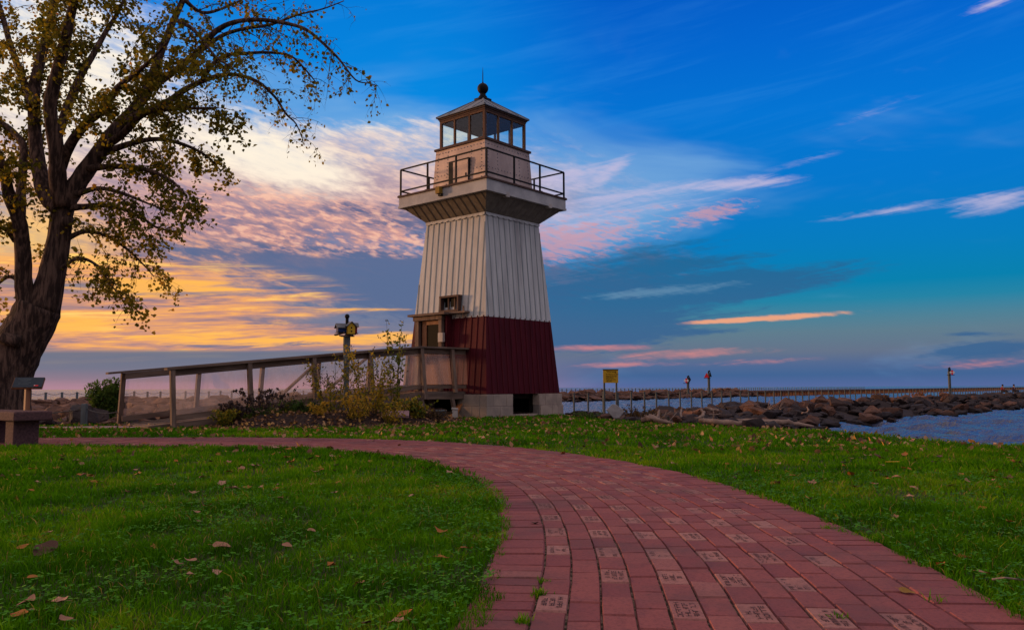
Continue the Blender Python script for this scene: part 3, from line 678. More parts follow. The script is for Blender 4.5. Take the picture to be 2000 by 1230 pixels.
def build_lighthouse():
    Yc = 19.2; cx = P(943, 172, Yc).x; rz = R(-45+4.3)
    T = thing('lighthouse', 'square wooden lighthouse with white upper walls, dark red base and black railed gallery', 'lighthouse', (cx, Yc, 0), rz)
    inv = Matrix.Rotation(-rz, 3, 'Z')
    def onface(px, py, r0, z0, r1, z1, off=0.0, k=0):          # photo pixel -> (s, z) on a sloping face
        Rk = rotk(-k); o = Rk @ (inv @ (CAM-Vector((cx, Yc, 0)))); d = Rk @ (inv @ ray(px, py))
        a, b = r0/sqrt(2)+off, r1/sqrt(2)+off; sl = (b-a)/(z1-z0)          # y = -(a + sl*(z-z0))
        t = -(o.y+a+sl*(o.z-z0))/(d.y+sl*d.z); q = o+d*t
        return q.x, q.z
    RED = (1.80, .52, 1.60, 2.22); WHT = (1.612, 2.19, 1.325, 4.53)
    mb = MB(); frustum(mb, *RED, bottom=True); mb.cur = 1; battens(mb, *RED, .178, .028, .014)
    obj('lower_wall', mb.mesh('lower_wall', [M['red'], M['redbatten']]), T)
    mb = MB(); frustum(mb, *WHT, bottom=True); mb.cur = 1; battens(mb, WHT[0], WHT[1]+.02, WHT[2], WHT[3], .182, .024, .010, ph=.2)
    obj('upper_wall', mb.mesh('upper_wall', [M['white'], M['batten']]), T)
    # scalloped trim under the flare
    mb = MB(); a = 1.335/sqrt(2)
    for k in range(4):
        Rk = rotk(k); poly = [(-a, 4.53), (a, 4.53)]; n = 10
        for i in range(n):
            x1 = a-2*a*i/n; x0 = a-2*a*(i+1)/n
            for j in range(6): u = j/5; poly.append((x1+(x0-x1)*u, 4.455+.028*(abs(2*u-1)**2)))
        mb.prism([Rk @ Vector((s, -a-.010-(4.53-z)*.09, z)) for s, z in poly], Rk @ Vector((0, -.012, 0)))
    me = mb.mesh('trim', M['white']); recalc(me); obj('trim', me, T)
    FL = (1.34, 4.53, 1.93, 4.90)
    mb = MB(); frustum(mb, *FL); mb.cur = 1; battens(mb, *FL, .22, .024, .009, (0, 3, 2), ph=.3); mb.cur = 0; battens(mb, *FL, .20, .03, .006, (1,), ph=.3)
    obj('soffit', mb.mesh('soffit', [M['soffit'], M['soffitbatten']]), T)
    mb = MB(); frustum(mb, 1.985, 4.88, 1.985, 5.125, bottom=True); frustum(mb, 2.005, 4.868, 2.005, 4.915, bottom=True, top=True); obj('fascia', mb.mesh('fascia', M['fascia']), T)
    mb = MB(); frustum(mb, 2.025, 5.126, 2.025, 5.165, True, True); obj('gallery_deck', mb.mesh('gallery_deck', M['darkwood']), T)
    # railing
    mb = MB(); a = 1.945/sqrt(2)
    for z in (5.80, 5.28):
        for k in range(4):
            Rk = rotk(k); mb.beam(Rk @ Vector((-a, -a, z)), Rk @ Vector((a, -a, z)), .03, .03)
    rl = obj('railing', mb.mesh('railing', M['black']), T)
    pm = MB(); pm.box((0, 0, .316), (.034, .034, .632)); pm.box((0, 0, .006), (.09, .09, .012)); pme = pm.mesh('railing_post', M['black'])
    for k in range(4):
        for s in (-a, -a/3, a/3): obj('railing_post', pme, rl, rotk(k) @ Vector((s, -a, 5.166)))
    # watch room
    WR = (1.20, 5.165, 1.115, 6.25)
    mb = MB(); frustum(mb, *WR, top=True); mb.cur = 1
    for k in range(4):
        Rk = rotk(k)
        def riv(s, z):
            aa = (WR[0]+(WR[2]-WR[0])*(z-WR[1])/(WR[3]-WR[1]))/sqrt(2)
            c = Rk @ Vector((s, -aa, z)); mb.box(c, (.018, .018, .018), Rk)
        for i in range(16): riv(-.76+i*.101, 6.17); riv(-.78+i*.104, 5.62)
        for i in range(12):
            for s in (-.735, .735, -.40, .40): riv(s*(1-.06*i/11), 5.22+i*.085)
    obj('watch_room', mb.mesh('watch_room', [M['cladding'], M['roof']]), T)
    mb = MB(); frustum(mb, 1.165, 6.25, 1.165, 6.30, True, True); obj('lantern_sill', mb.mesh('lantern_sill', M['darkwood']), T)
    s0, z0 = onface(880, 340, *WR); s1, z1 = onface(917, 316, *WR)
    mb = MB(); mb.box(((s0+s1)/2, -.835, 5.53), (s1-s0+.05, .06, .73)); hd = obj('hatch_frame', mb.mesh('hatch_frame', M['black']), T)
    mb = MB(); mb.box(((s0+s1)/2+.075, -.873, 5.52), (s1-s0-.13, .02, .66)); mb.cur = 1; mb.box((s1-.05, -.887, 5.5), (.02, .02, .08))
    obj('hatch', mb.mesh('hatch', [M['cladding'], M['black']]), hd)
    # lantern
    L = 1.025; a = L/sqrt(2); mb = MB()
    for k in range(4):
        Rk = rotk(k)
        mb.box(Rk @ Vector((-a+.025, -a+.025, 6.64)), (.06, .06, .68))
        for s in (-a/3, a/3): mb.box(Rk @ Vector((s, -a+.02, 6.64)), (.042, .05, .64), Rk)
        for z, h in ((6.325, .05), (6.955, .05)): mb.box(Rk @ Vector((0, -a+.02, z)), (2*a-.07, .05, h), Rk)
    lf = obj('lantern_frame', mb.mesh('lantern_frame', M['lanternwood']), T)
    for k in range(4):
        mb = MB(); mb.box((0, -a+.018, 6.64), (2*a-.07, .008, .63)); o = obj('lantern_glass', mb.mesh('lantern_glass', M['lampglass']), lf); o.rotation_euler = (0, 0, k*pi/2)
    mb = MB(); frustum(mb, .96, 6.301, .96, 6.306, True, True); obj('lantern_floor', mb.mesh('lantern_floor', M['darkwood']), T)
    mb = MB(); frustum(mb, .97, 6.94, .97, 6.975, True, True); obj('lantern_ceiling', mb.mesh('lantern_ceiling', M['ceiling']), T)
    mb = MB(); frustum(mb, 1.045, 6.98, 1.045, 7.05, True, True); frustum(mb, 1.075, 7.02, 1.075, 7.06, True, True); obj('frieze', mb.mesh('frieze', M['darkwood']), T)
    mb = MB(); frustum(mb, 1.125, 7.055, 1.125, 7.075, True); frustum(mb, 1.125, 7.075, .15, 7.54); mb.cur = 0
    for k in range(4):
        Rk = rotk(k)
        mb.beam(Rk @ Vector((-1.125/sqrt(2), -1.125/sqrt(2), 7.08)), Rk @ Vector((-.15/sqrt(2), -.15/sqrt(2), 7.545)), .035, .02)
        for s in (-.4, 0, .4):
            t1 = min(1, (1.125/sqrt(2)-abs(s))/(.975/sqrt(2)))
            mb.beam(Rk @ Vector((s, -1.125/sqrt(2), 7.078)), Rk @ Vector((s, -1.125/sqrt(2)+.975/sqrt(2)*t1, 7.078+.465*t1)), .018, .014)
    obj('roof', mb.mesh('roof', M['roof']), T)
    mb = MB(); frustum(mb, .21, 7.52, .21, 7.575, True, True)
    mb.lathe([(.075, 7.575), (.10, 7.60), (.105, 7.63), (.07, 7.66), (.075, 7.69), (.06, 7.72)]+[(.135*sin(t), 7.83-.135*cos(t)) for t in [.45+i*(pi-.6)/11 for i in range(12)]]+[(.022, 7.98), (.012, 8.0), (.010, 8.2), (.003, 8.36)], 20)
    obj('finial', mb.mesh('finial', M['black'], True), T)
    # window on the left face
    s0, z0 = onface(865.5, 609, *WHT); s1, z1 = onface(901, 578, *WHT)
    am = (WHT[0]+(WHT[2]-WHT[0])*((z0+z1)/2-WHT[1])/(WHT[3]-WHT[1]))/sqrt(2); zc, sc_ = (z0+z1)/2, (s0+s1)/2; w, h = s1-s0, z1-z0
    mb = MB()
    for s in (s0, s1): mb.box((s, -am-.03, zc), (.045, .16, h))
    for z, d in ((z1, .17), (z0, .19)): mb.box((sc_, -am-.03, z), (w+.06, d, .045))
    for s in (s0+w*.36, s0+w*.72): mb.box((s, -am-.02, zc), (.035, .05, h-.05))
    wf = obj('window', mb.mesh('window', M['darkwood']), T)
    mb = MB(); mb.box((sc_, -am+.0, zc), (w-.045, .012, h-.045)); obj('pane', mb.mesh('pane', M['winglass']), wf)
    # entrance porch
    yv = 1.80/sqrt(2)+.03
    vs = lambda px, py: onface(px, py, yv*sqrt(2), .5, yv*sqrt(2), 3)
    pl, pr = vs(809, 640)[0], vs(871, 640)[0]; ztop = vs(850, 617)[1]; zd = .58
    mb = MB(); ymid = -(yv-.30)
    mb.box(((pl+.02), (-yv+ymid)/2, (zd+ztop)/2), (.04, .30, ztop-zd)); mb.box((pr, (-yv+ymid)/2, (zd+ztop)/2), (.05, .30, ztop-zd))
    mb.box(((pl+pr)/2, ymid+.02, (zd+ztop)/2), (pr-pl, .03, ztop-zd))
    obj('porch_wall', mb.mesh('porch_wall', M['red']), T)
    mb = MB()
    a0, a1 = vs(813, 640)[0], vs(820, 640)[0]; mb.box(((a0+a1)/2, -yv+.0, (zd+ztop)/2), (a1-a0, .09, ztop-zd-.02))
    a0, a1 = vs(859, 640)[0], vs(865, 640)[0]; mb.box(((a0+a1)/2, -yv+.0, (zd+ztop)/2), (a1-a0, .09, ztop-zd-.02))
    mb.box(((pl+pr)/2-.02, -yv-.01, ztop-.045), (pr-pl-.10, .12, .085))
    obj('door_jamb', mb.mesh('door_jamb', M['wood']), T)
    d0, d1 = vs(823, 640)[0], vs(858, 640)[0]; g0, g1 = vs(831, 640)[0], vs(854.5, 640)[0]; zt = vs(840, 626)[1]; zg = vs(840, 634)[1]
    mb = MB(); yd = -yv+.05
    mb.box(((d0+g0)/2, yd, (zd+zt)/2), (g0-d0, .045, zt-zd)); mb.box(((g1+d1)/2, yd, (zd+zt)/2), (d1-g1, .045, zt-zd))
    mb.box(((g0+g1)/2, yd, (zg+zt)/2), (g1-g0, .045, zt-zg)); mb.box(((g0+g1)/2, yd, zd+.3), (g1-g0, .045, .6))
    dr = obj('door', mb.mesh('door', M['brownwood']), T)
    mb = MB(); mb.box(((g0+g1)/2, yd+.01, (zg+zd+.6)/2), (g1-g0, .012, zg-zd-.6)); obj('door_glass', mb.mesh('door_glass', M['winglass']), dr)
    mb = MB(); mb.box((g1+.04, yd-.04, zd+.9), (.03, .05, .10)); obj('handle', mb.mesh('handle', M['black']), dr)
    h0, h1 = vs(805, 613)[0], onface(915, 611, *RED)[0]
    mb = MB(); mb.box(((pl+pr)/2-.0, -yv+.04, ztop+.035), (pr-pl+.16, .36, .05)); mb.box(((pr+h1)/2+.04, -1.6/sqrt(2)-.08, ztop+.045), (h1-pr, .16, .04)); mb.box((h1-.05, -1.6/sqrt(2)-.1, ztop+.05), (.03, .03, .26))
    obj('door_hood', mb.mesh('door_hood', M['woodh']), T)
    b0, b1 = vs(861, 660)[0], vs(870.5, 660)[0]; bz0, bz1 = vs(866, 668)[1], vs(866, 650)[1]
    mb = MB(); mb.box(((b0+b1)/2, -yv-.06, (bz0+bz1)/2), (b1-b0, .07, bz1-bz0)); o = obj('notice_box', mb.mesh('notice_box', M['white_p']), T, bevel=.006)
    # fittings under the gallery
    s, z = onface(861, 373, 1.985, 4.8, 1.985, 5.2); mb = MB(); mb.box((s, -1.985/sqrt(2)-.06, z), (.125, .11, .15)); mb.cur = 1; mb.box((s+.02, -1.985/sqrt(2)-.03, z-.10), (.10, .06, .05))
    obj('floodlight', mb.mesh('floodlight', [M['lampyellow'], M['black']]), T)
    for px, py in ((989, 384), (1072, 405.5)):
        s, z = onface(px, py, 1.93, 4.5, 1.93, 5.2, 0, 1); mb = MB(); q = rotk(1) @ Vector((s, -1.36, z+.03)); mb.box(q, (.11, .12, .10), rotk(1)); obj('soffit_light', mb.mesh('soffit_light', M['white_p']), T, bevel=.005)
    # corner piers of split block
    for k in range(4):
        mb = MB(); Rk = rotk(k); ao = 1.86/sqrt(2)
        def wall(along):                            # from the corner (-ao,-ao) along local x or y
            ln = .86
            for c in range(2):
                zz = .001+c*.258; sh = .022*(1-c); o = ao+sh
                edges = [0, .43, ln] if c == 0 else [0, .21, .64, ln]
                for e0, e1 in zip(edges, edges[1:]):
                    m_ = (e0+e1)/2; le = e1-e0-.008
                    if along: cc = Vector((-o+m_, -o+.10, zz+.126)); dd = (le, .20, .25)
                    else:
                        if e0 < .20: e0 = .205; m_ = (e0+e1)/2; le = e1-e0-.008
                        if le < .02: continue
                        cc = Vector((-o+.10, -o+m_, zz+.126)); dd = (.20, le, .25)
                    mb.box(Rk @ cc, dd, Rk)
            mb.cur = 1; o = ao
            if along: mb.box(Rk @ Vector((-o+ln/2, -o+.10, .256)), (ln-.02, .186, .50), Rk)
            else: mb.box(Rk @ Vector((-o+.10, -o+ln/2, .256)), (.186, ln-.02, .496), Rk)
            mb.cur = 0
        wall(True); wall(False)
        obj('foundation_pier', mb.mesh('foundation_pier', [M['concrete'], M['mortar']]), T, bevel=.006)
    for k in (0, 1, 2, 3): Rk = rotk(k); mb = MB(); mb.box(Rk @ Vector((0, -1.22, .035)), (.86, .14, .07), Rk); obj('foundation_sill', mb.mesh('foundation_sill', M['concrete']), T)
    for k in (2, 3): Rk = rotk(k); mb = MB(); mb.box(Rk @ Vector((0, -1.20, .255)), (1.2, .04, .5), Rk); obj('shade_panel', mb.mesh('shade_panel', M['undershade']), T)  # dark sheets added at the back to blacken the space under the tower
    mb = MB(); mb.box((0, 0, .46), (2.0, 2.0, .10)); obj('floor_joists', mb.mesh('floor_joists', M['undershade']), T)
    mb = MB(); frustum(mb, .7, .002, .7, .41); obj('inner_pier', mb.mesh('inner_pier', M['concrete']), T)
    return cx, Yc, rz
LH = build_lighthouse()

# ------------------------------------------------------------------ the ramp to the door
def build_ramp():
    S0 = Vector((-5.69, 13.7, 0)); A = Vector((.745, .667, 0)).normalized(); N = Vector((A.y, -A.x, 0)); Wd = 1.3; TL = 5.06; TE = 6.32
    T = thing('access_ramp', 'long weathered timber ramp with clear side panels rising to the lighthouse door', 'ramp', tuple(S0))
    deck = lambda t: .07+(.58-.07)*min(max(t, -.4)/TL, 1)
    pt = lambda t, o, z: S0+A*t+N*o+Vector((0, 0, z))
    mb = MB(); ts = [-.35]+[i*.145 for i in range(0, 36)]+[TL]
    nb = 40
    for i in range(nb):                              # deck boards
        t0, t1 = -.35+(TL+.35)*i/nb, -.35+(TL+.35)*(i+1)/nb-.008
        mb.beam(pt((t0+t1)/2, .02, deck((t0+t1)/2)-.015), pt((t0+t1)/2, -Wd-.02, deck((t0+t1)/2)-.015), t1-t0, .03, (0, 0, 1))
    for i in range(9):
        t0 = TL+i*.14; mb.beam(pt(t0+.066, .02, .565), pt(t0+.066, -Wd-.02, .565), .13, .03)
    obj('deck', mb.mesh('deck', M['woodh']), T, world=True)
    mb = MB()
    for o in (.035, -Wd-.035):
        mb.beam(pt(-.35, o, deck(-.35)-.06), pt(TL, o, deck(TL)-.09), .04, .15); mb.beam(pt(TL+.002, o, .49), pt(TE+.05, o, .49), .04, .15)
    mb.beam(pt(TL, 0, .47), pt(TL, -Wd, .47), .05, .14)
    obj('stringer', mb.mesh('stringer', M['woodh']), T, world=True)
    near = [0, 1.335, 2.59, 3.82, 5.06, 5.86]; far = [-.35, .985, 2.24, 3.47, 4.71, 5.7]
    for side, tl, o0, sg in (('near', near, 0.0, 1), ('far', far, -Wd, -1)):
        rail = lambda t: .97+(1.48-.97)*min(t/TL, 1)
        hr = MB(); ts0 = tl[0]-(.10 if sg > 0 else .28); te = TE+.02
        hr.beam(pt(ts0, o0+sg*.02, rail(ts0)+.02), pt(TL, o0+sg*.02, rail(TL)+.02), .16, .036); hr.beam(pt(TL+.002, o0+sg*.02, rail(TL)+.02), pt(te, o0+sg*.02, rail(TL)+.02), .16, .036)
        hr.beam(pt(tl[0], o0-sg*.035, rail(tl[0])-.055), pt(TL, o0-sg*.035, rail(TL)-.055), .035, .11); hr.beam(pt(TL+.002, o0-sg*.035, rail(TL)-.055), pt(te, o0-sg*.035, rail(TL)-.055), .035, .11)
        h = obj('handrail', hr.mesh('handrail', M['woodh']), T, world=True)
        br = MB(); br.beam(pt(tl[0], o0+sg*.055, deck(tl[0])+.10), pt(TL, o0+sg*.055, deck(TL)+.10), .035, .09); br.beam(pt(TL+.002, o0+sg*.055, .68), pt(te, o0+sg*.055, .68), .035, .08)
        obj('bottom_rail', br.mesh('bottom_rail', M['woodh']), T, world=True)
        for i, t in enumerate(tl):
            z1 = rail(t)-.005; z0 = gz(*pt(t, o0+sg*.15, 0).xy)-.02 if t < 4 else .55
            if i == len(tl)-2 and t >= 4: z0 = .42
            sp = .13*(z1-z0)/.9
            mb = MB(); mb.beam(pt(t, o0+sg*(.045+sp), z0), pt(t, o0+sg*.045, z1), .075, .075, A)
            obj('post', mb.mesh('post', M['wood']), T, world=True)
        ends = tl+[TE]
        for i, (t0, t1) in enumerate(zip(ends, ends[1:])):
            q = [pt(t0+.045, o0+sg*.10, deck(t0)+.15), pt(t1-.045, o0+sg*.10, deck(t1)+.15), pt(t1-.045, o0+sg*.006, rail(t1)-.12), pt(t0+.045, o0+sg*.006, rail(t0)-.12)]
            mb = MB(); mb.prism(q, N*.006); me = mb.mesh('side_panel', M['plexi2'] if 4.9 < t0 < 5.5 and sg > 0 else M['plexi']); recalc(me)
            obj('side_panel', me, T, world=True)
    for t0, t1 in ((2.5, 3.4), (3.5, 4.6)):
        mb = MB(); mb.beam(pt(t0, -Wd+.05, deck(t0)+.12), pt(t1, -Wd+.05, deck(t1)+.80), .04, .09, N); obj('reflected_diagonal', mb.mesh('reflected_diagonal', M['wood']), T, world=True)  # diagonals added in place of the handrail reflections in the clear panels
    for t, o in ((TL, .06), (5.86, .06), (TL, -Wd-.06), (5.86, -Wd-.06), (3.82, -.1), (3.82, -Wd+.1)):
        z0 = gz(*pt(t, o, 0).xy)-.03; mb = MB(); sg = 1 if o > -.5 else -1
        mb.beam(pt(t+.03, o+sg*.10, z0), pt(t, o, deck(t)-.16), .07, .07, A); obj('support_leg', mb.mesh('support_leg', M['wood']), T, world=True)
    mb = MB(); mb.beam(pt(6.0, -.1, .02), pt(6.25, -.05, .40), .04, .16, N); obj('brace_board', mb.mesh('brace_board', M['pitboard']), T, world=True)
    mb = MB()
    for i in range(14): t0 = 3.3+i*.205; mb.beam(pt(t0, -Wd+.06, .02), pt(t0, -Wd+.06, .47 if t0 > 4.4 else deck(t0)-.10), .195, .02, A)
    obj('shade_skirt', mb.mesh('shade_skirt', M['undershade']), T, world=True)  # near-black boards added to give the dark under the landing
    mb = MB()
    for t0, t1, h in ((3.95, 4.55, .2), (4.6, 4.95, .19)):
        mb.beam(pt(t0, -.3, .17), pt(t1, -.3, .17), .03, h)
    obj('skirting_board', mb.mesh('skirting_board', M['pitboard']), T, world=True)
build_ramp()

# ------------------------------------------------------------------ left foreground
def build_bench():
    c = G(52, 873, 0); ax = Vector((-.78, .62, 0)).normalized()
    T = thing('stone_bench', 'reddish granite slab bench on block legs beside the tree trunk', 'bench', (c.x, c.y, gz(c.x, c.y)), atan2(ax.y, ax.x))
    mb = MB(); n = 8
    mb.box((.55, .02, .355), (1.5, .40, .105)); obj('seat', mb.mesh('seat', M['stonebench']), T, bevel=.015)
    for x in (.09, 1.0):
        mb = MB(); mb.box((x, .02, .15), (.24, .27, .304)); obj('leg', mb.mesh('leg', M['stonebench']), T, bevel=.012)
build_bench()
def build_info():
    Y = 10.3; b = P(52, 800, Y); T = thing('info_sign', 'small slanted dark information panel on a wooden post behind the stone bench', 'sign', (b.x, Y, gz(b.x, Y)), R(12))
    z1 = P(52, 757, Y).z - T.location.z
    mb = MB(); mb.box((0, 0, z1/2), (.055, .055, z1), Matrix.Rotation(R(38), 3, 'Z')); obj('post', mb.mesh('post', M['brownwood']), T)
    tl = Matrix.Rotation(R(35), 3, 'X')
    mb = MB(); mb.box((.01, -.01, z1+.055), (.345, .03, .165), Matrix.Rotation(R(-38), 3, 'X')); fr = obj('panel_frame', mb.mesh('panel_frame', M['brownwood']), T)
    Mx = Matrix.Rotation(R(-38), 3, 'X'); mb = MB(); mb.box(Vector((.014, -.01, z1+.055))+Mx @ Vector((0, -.018, 0)), (.335, .01, .155), Mx); mb.cur = 1
    mb.box(Vector((.014, -.01, z1+.055))+Mx @ Vector((.10, -.0245, -.055)), (.05, .004, .018), Mx); mb.cur = 2
    mb.box(Vector((.014, -.01, z1+.055))+Mx @ Vector((.085, -.0275, -.053)), (.012, .003, .010), Mx)
    for r_ in range(5): mb.cur = 3; mb.box(Vector((.014, -.01, z1+.055))+Mx @ Vector((-.05+.01*(r_ % 2), -.0245, .05-r_*.02)), (.15-.03*(r_ % 3), .003, .006), Mx)
    obj('panel_face', mb.mesh('panel_face', [M['blackpanel'], M['redpaint'], M['whitepaint'], M['post']]), fr)
build_info()
def build_bollards():
    b = P(163.5, 831, 14.6); z0 = gz(b.x, b.y); h = P(163.5, 789, 14.6).z-z0
    T = thing('bollard', 'short square grey post at the walk edge left of the ramp', 'bollard', (b.x, b.y, z0))
    mb = MB(); mb.box((0, 0, h/2), (.085, .085, h)); mb.box((0, 0, h+.004), (.075, .075, .012)); obj('post', mb.mesh('post', M['post']), T, bevel=.006)
    mb = MB(); mb.tube([(-.045, 0, h-.10), (-.06, -.02, h-.09), (-.045, -.04, h-.08)], .008, 6); obj('eye_bolt', mb.mesh('eye_bolt', M['galv']), T)
    def rope(a, b_, sag, r=.011):
        mb = MB(); pts = [a.lerp(b_, i/16)-Vector((0, 0, sag*4*(i/16)*(1-i/16))) for i in range(17)]; mb.tube(pts, r, 6); return mb.mesh('rope', M['rope'], True)
    top = Vector((b.x, b.y, z0+h-.09))
    tag(obj('rope', rope(top+Vector((.05, 0, 0)), Vector((-6.95, 14.55, .26)), .05)), 'dark rope slung from the grey bollard to the first ramp post', 'rope')
    tag(obj('rope', rope(Vector((-11.2, 14.9, .20)), top+Vector((-.05, 0, 0)), .10)), 'dark rope sagging from the grey bollard towards the big tree', 'rope')
build_bollards()

# ------------------------------------------------------------------ leaves and twigs
def leaf_arrays(pos, size, up=.35, aspect=.8, hang=0.0):
    n = len(pos); pos = np.asarray(pos, float)
    d = nrng.normal(size=(n, 3)); d[:, 2] -= hang; d /= np.linalg.norm(d, axis=1)[:, None]
    q = nrng.normal(size=(n, 3)); q[:, 2] += up; s = np.cross(d, q); s /= np.linalg.norm(s, axis=1)[:, None]; nn = np.cross(s, d)
    L = (size*nrng.uniform(.65, 1.25, n))[:, None]; W = L*aspect/2
    V = np.empty((n, 6, 3)); f = nrng.uniform(.05, .35, n)[:, None]*L
    V[:, 0] = pos; V[:, 1] = pos+d*L*.33+s*W+nn*f*.5; V[:, 2] = pos+d*L*.72+s*W*.6+nn*f*.5; V[:, 3] = pos+d*L; V[:, 4] = pos+d*L*.72-s*W*.6+nn*f*.5; V[:, 5] = pos+d*L*.33-s*W+nn*f*.5
    base = (np.arange(n)*6)[:, None]
    F = np.concatenate([base+np.array([[0, 1, 2]]), base+np.array([[0, 2, 3]]), base+np.array([[0, 3, 4]]), base+np.array([[0, 4, 5]])], 1).reshape(-1, 3)
    return V.reshape(-1, 3), F
M['treeleaf'] = tintmat('cottonwood_leaf', [(0, (.060, .062, .006)), (.35, (.160, .132, .010)), (.62, (.32, .205, .015)), (.82, (.42, .215, .02)), (1, (.50, .18, .02))], .65, .1, .5)
def build_tree():
    Y0 = 12.0; base = P(-8, 830, Y0)
    T = thing('tree', 'large cottonwood with several thick limbs and thinning autumn leaves arching over from the left', 'tree', (base.x, Y0, gz(base.x, Y0)))
    limbs = [  # (points px,py,width) , end depth offset, leafiness, start fraction of side branches
        ([(-16, 850, 150), (-14, 800, 128), (0, 738, 112), (26, 692, 96), (56, 640, 86), (78, 596, 80)], 0, 0, 0, 2),
        ([(84, 606, 62), (100, 545, 50), (113, 480, 43), (121, 420, 41), (124, 398, 42)], .1, .55, .2, 2),
        ([(60, 620, 46), (47, 560, 33), (44, 480, 28), (37, 430, 26), (18, 381, 22), (6, 330, 17), (-30, 240, 14), (-60, 150, 9), (-90, 60, 4)], -1.2, 1.0, .3, 0),
        ([(38, 432, 22), (42, 361, 18), (46, 290, 15), (30, 262, 12), (0, 238, 10), (-50, 215, 7), (-110, 190, 3)], .9, 1.0, .25, 0),
        ([(118, 410, 34), (90, 382, 33), (77, 332, 29), (69, 273, 26), (67, 218, 24), (68, 164, 22), (84, 101, 18), (97, 39, 14), (110, -10, 11), (120, -80, 8), (128, -160, 4)], .9, 1.0, .3, 0),
        ([(66, 205, 18), (55, 183, 16), (23, 97, 13), (2, 23, 11), (-25, -50, 8), (-50, -130, 4)], 1.6, .9, .2, 0),
        ([(122, 402, 36), (113, 350, 33), (110, 292, 29), (98, 214, 25), (108, 156, 23), (125, 90, 20), (136, 39, 17), (147, -5, 14), (165, -80, 10), (185, -170, 4)], -.9, 1.0, .3, 0),
        ([(112, 268, 20), (133, 207, 17), (156, 152, 15), (183, 105, 12), (207, 62, 10), (234, 18, 7), (262, -50, 4)], .9, .9, .15, 0),
        ([(118, 330, 22), (136, 285, 20), (168, 242, 17), (203, 211, 15), (230, 172, 12), (265, 144, 9), (292, 120, 6), (330, 80, 3)], -1.4, 1.0, .2, 0),
        ([(124, 402, 38), (156, 351, 35), (195, 296, 31), (230, 250, 27), (265, 211, 24), (289, 172, 21), (308, 117, 17), (324, 78, 15), (343, 31, 13), (362, -10, 11), (385, -80, 7), (410, -160, 3)], .5, .8, .3, 0),
        ([(287, 178, 16), (300, 168, 15), (340, 140, 13), (390, 98, 12), (421, 62, 11), (460, 43, 9), (507, 39, 8), (554, 45, 7.5), (597, 58, 6.5), (632, 86, 5.5), (663, 117, 4.5), (694, 156, 3), (720, 163, 2), (738, 168, 1.5)], -.6, .20, .25, 1),
        ([(398, 96, 9), (430, 72, 8), (470, 58, 7), (530, 48, 6), (580, 30, 4), (630, 18, 3), (672, 2, 2)], .3, .11, .2, 1),
        ([(395, 158, 10), (412, 130, 9), (440, 109, 8), (480, 105, 7), (519, 103, 6), (566, 109, 5), (597, 137, 3.5), (620, 165, 2)], .6, .24, .2, 1),
        ([(240, 240, 18), (285, 218, 16), (328, 199, 14), (367, 172, 12), (414, 152, 10), (457, 146, 8), (503, 160, 7), (538, 191, 5.5), (558, 222, 4.5), (578, 242, 3), (590, 270, 2)], 1.1, .26, .3, 1),
        ([(205, 285, 18), (240, 262, 15), (281, 222, 12), (332, 213, 9), (380, 212, 6), (424, 211, 3)], -1.0, 1.0, .15, 0),
        ([(190, 305, 15), (250, 282, 12), (310, 272, 9), (365, 285, 7), (405, 306, 5), (430, 332, 3)], .9, 1.0, .12, 0),
        ([(170, 330, 14), (225, 325, 11), (280, 330, 9), (330, 350, 6), (360, 378, 3)], -.8, 1.05, .12, 0),
        ([(135, 405, 16), (164, 404, 12), (200, 401, 10), (238, 408, 8), (275, 424, 6), (305, 444, 4.5), (335, 452, 3)], .4, .40, .1, 1),
        ([(138, 385, 14), (190, 368, 9), (240, 378, 7), (290, 398, 4), (322, 410, 2)], -.5, .5, .15, 1),
        ([(124, 470, 12), (165, 452, 9), (210, 462, 7), (250, 488, 5), (285, 522, 3), (300, 540, 2)], .8, .7, .15, 0),
        ([(112, 530, 9), (150, 505, 7), (185, 515, 5), (210, 545, 3), (228, 572, 2)], -.5, .75, .15, 0),
        ([(30, 470, 12), (5, 445, 9), (-40, 450, 7), (-90, 480, 3)], -.7, 1.1, .1, 0),
        ([(46, 560, 10), (20, 540, 7), (-10, 560, 5), (-40, 590, 3)], .5, 1.0, .1, 0),
        ([(360, 0, 9), (395, 25, 7), (440, 15, 5), (490, -10, 3)], .8, .5, .2, 1),
        ([(345, 40, 10), (380, 60, 7), (420, 110, 5), (450, 130, 3)], -.9, .7, .1, 0),
    ]
    tk = MB(); leaves = []; lsz = []; ltint = []
    def cr(pts):                                    # smooth resample of a limb
        out = []; n = len(pts)
        for i in range(n-1):
            p0, p1, p2, p3 = pts[max(i-1, 0)], pts[i], pts[i+1], pts[min(i+2, n-1)]
            for k in range(4):
                t = k/4; out.append(tuple(.5*((2*b)+(c-a)*t+(2*a-5*b+4*c-d)*t*t+(3*b-a-3*c+d)*t**3) for a, b, c, d in zip(p0, p1, p2, p3)))
        out.append(pts[-1]); return out
    def sprig(p, d, ln, lf, lvl, rad, tone):
        n = 5 if lvl == 1 else 4; pts = [p]; v = d.copy()
        for i in range(n):
            v = (v+Vector((rnd.gauss(0, .16), rnd.gauss(0, .16), rnd.gauss(0, .13)-.10*(1+i*.4)))).normalized(); pts.append(pts[-1]+v*(ln/n))
        tk.tube(pts, [rad*(1-.75*i/n) for i in range(n+1)], 4 if lvl == 1 else 3, cap=False)
        if lvl == 1:
            for i in range(1, n+1):
                for _ in range(rnd.choice((1, 1, 2))):
                    dd = (v*.5+Vector((rnd.gauss(0, .7), rnd.gauss(0, .7), rnd.gauss(0, .5)-.1))).normalized()
                    sprig(pts[i], dd, rnd.uniform(.14, .36), lf, 2, rad*.55, tone)
        k = nrng.poisson((12 if lvl == 2 else 8)*lf)
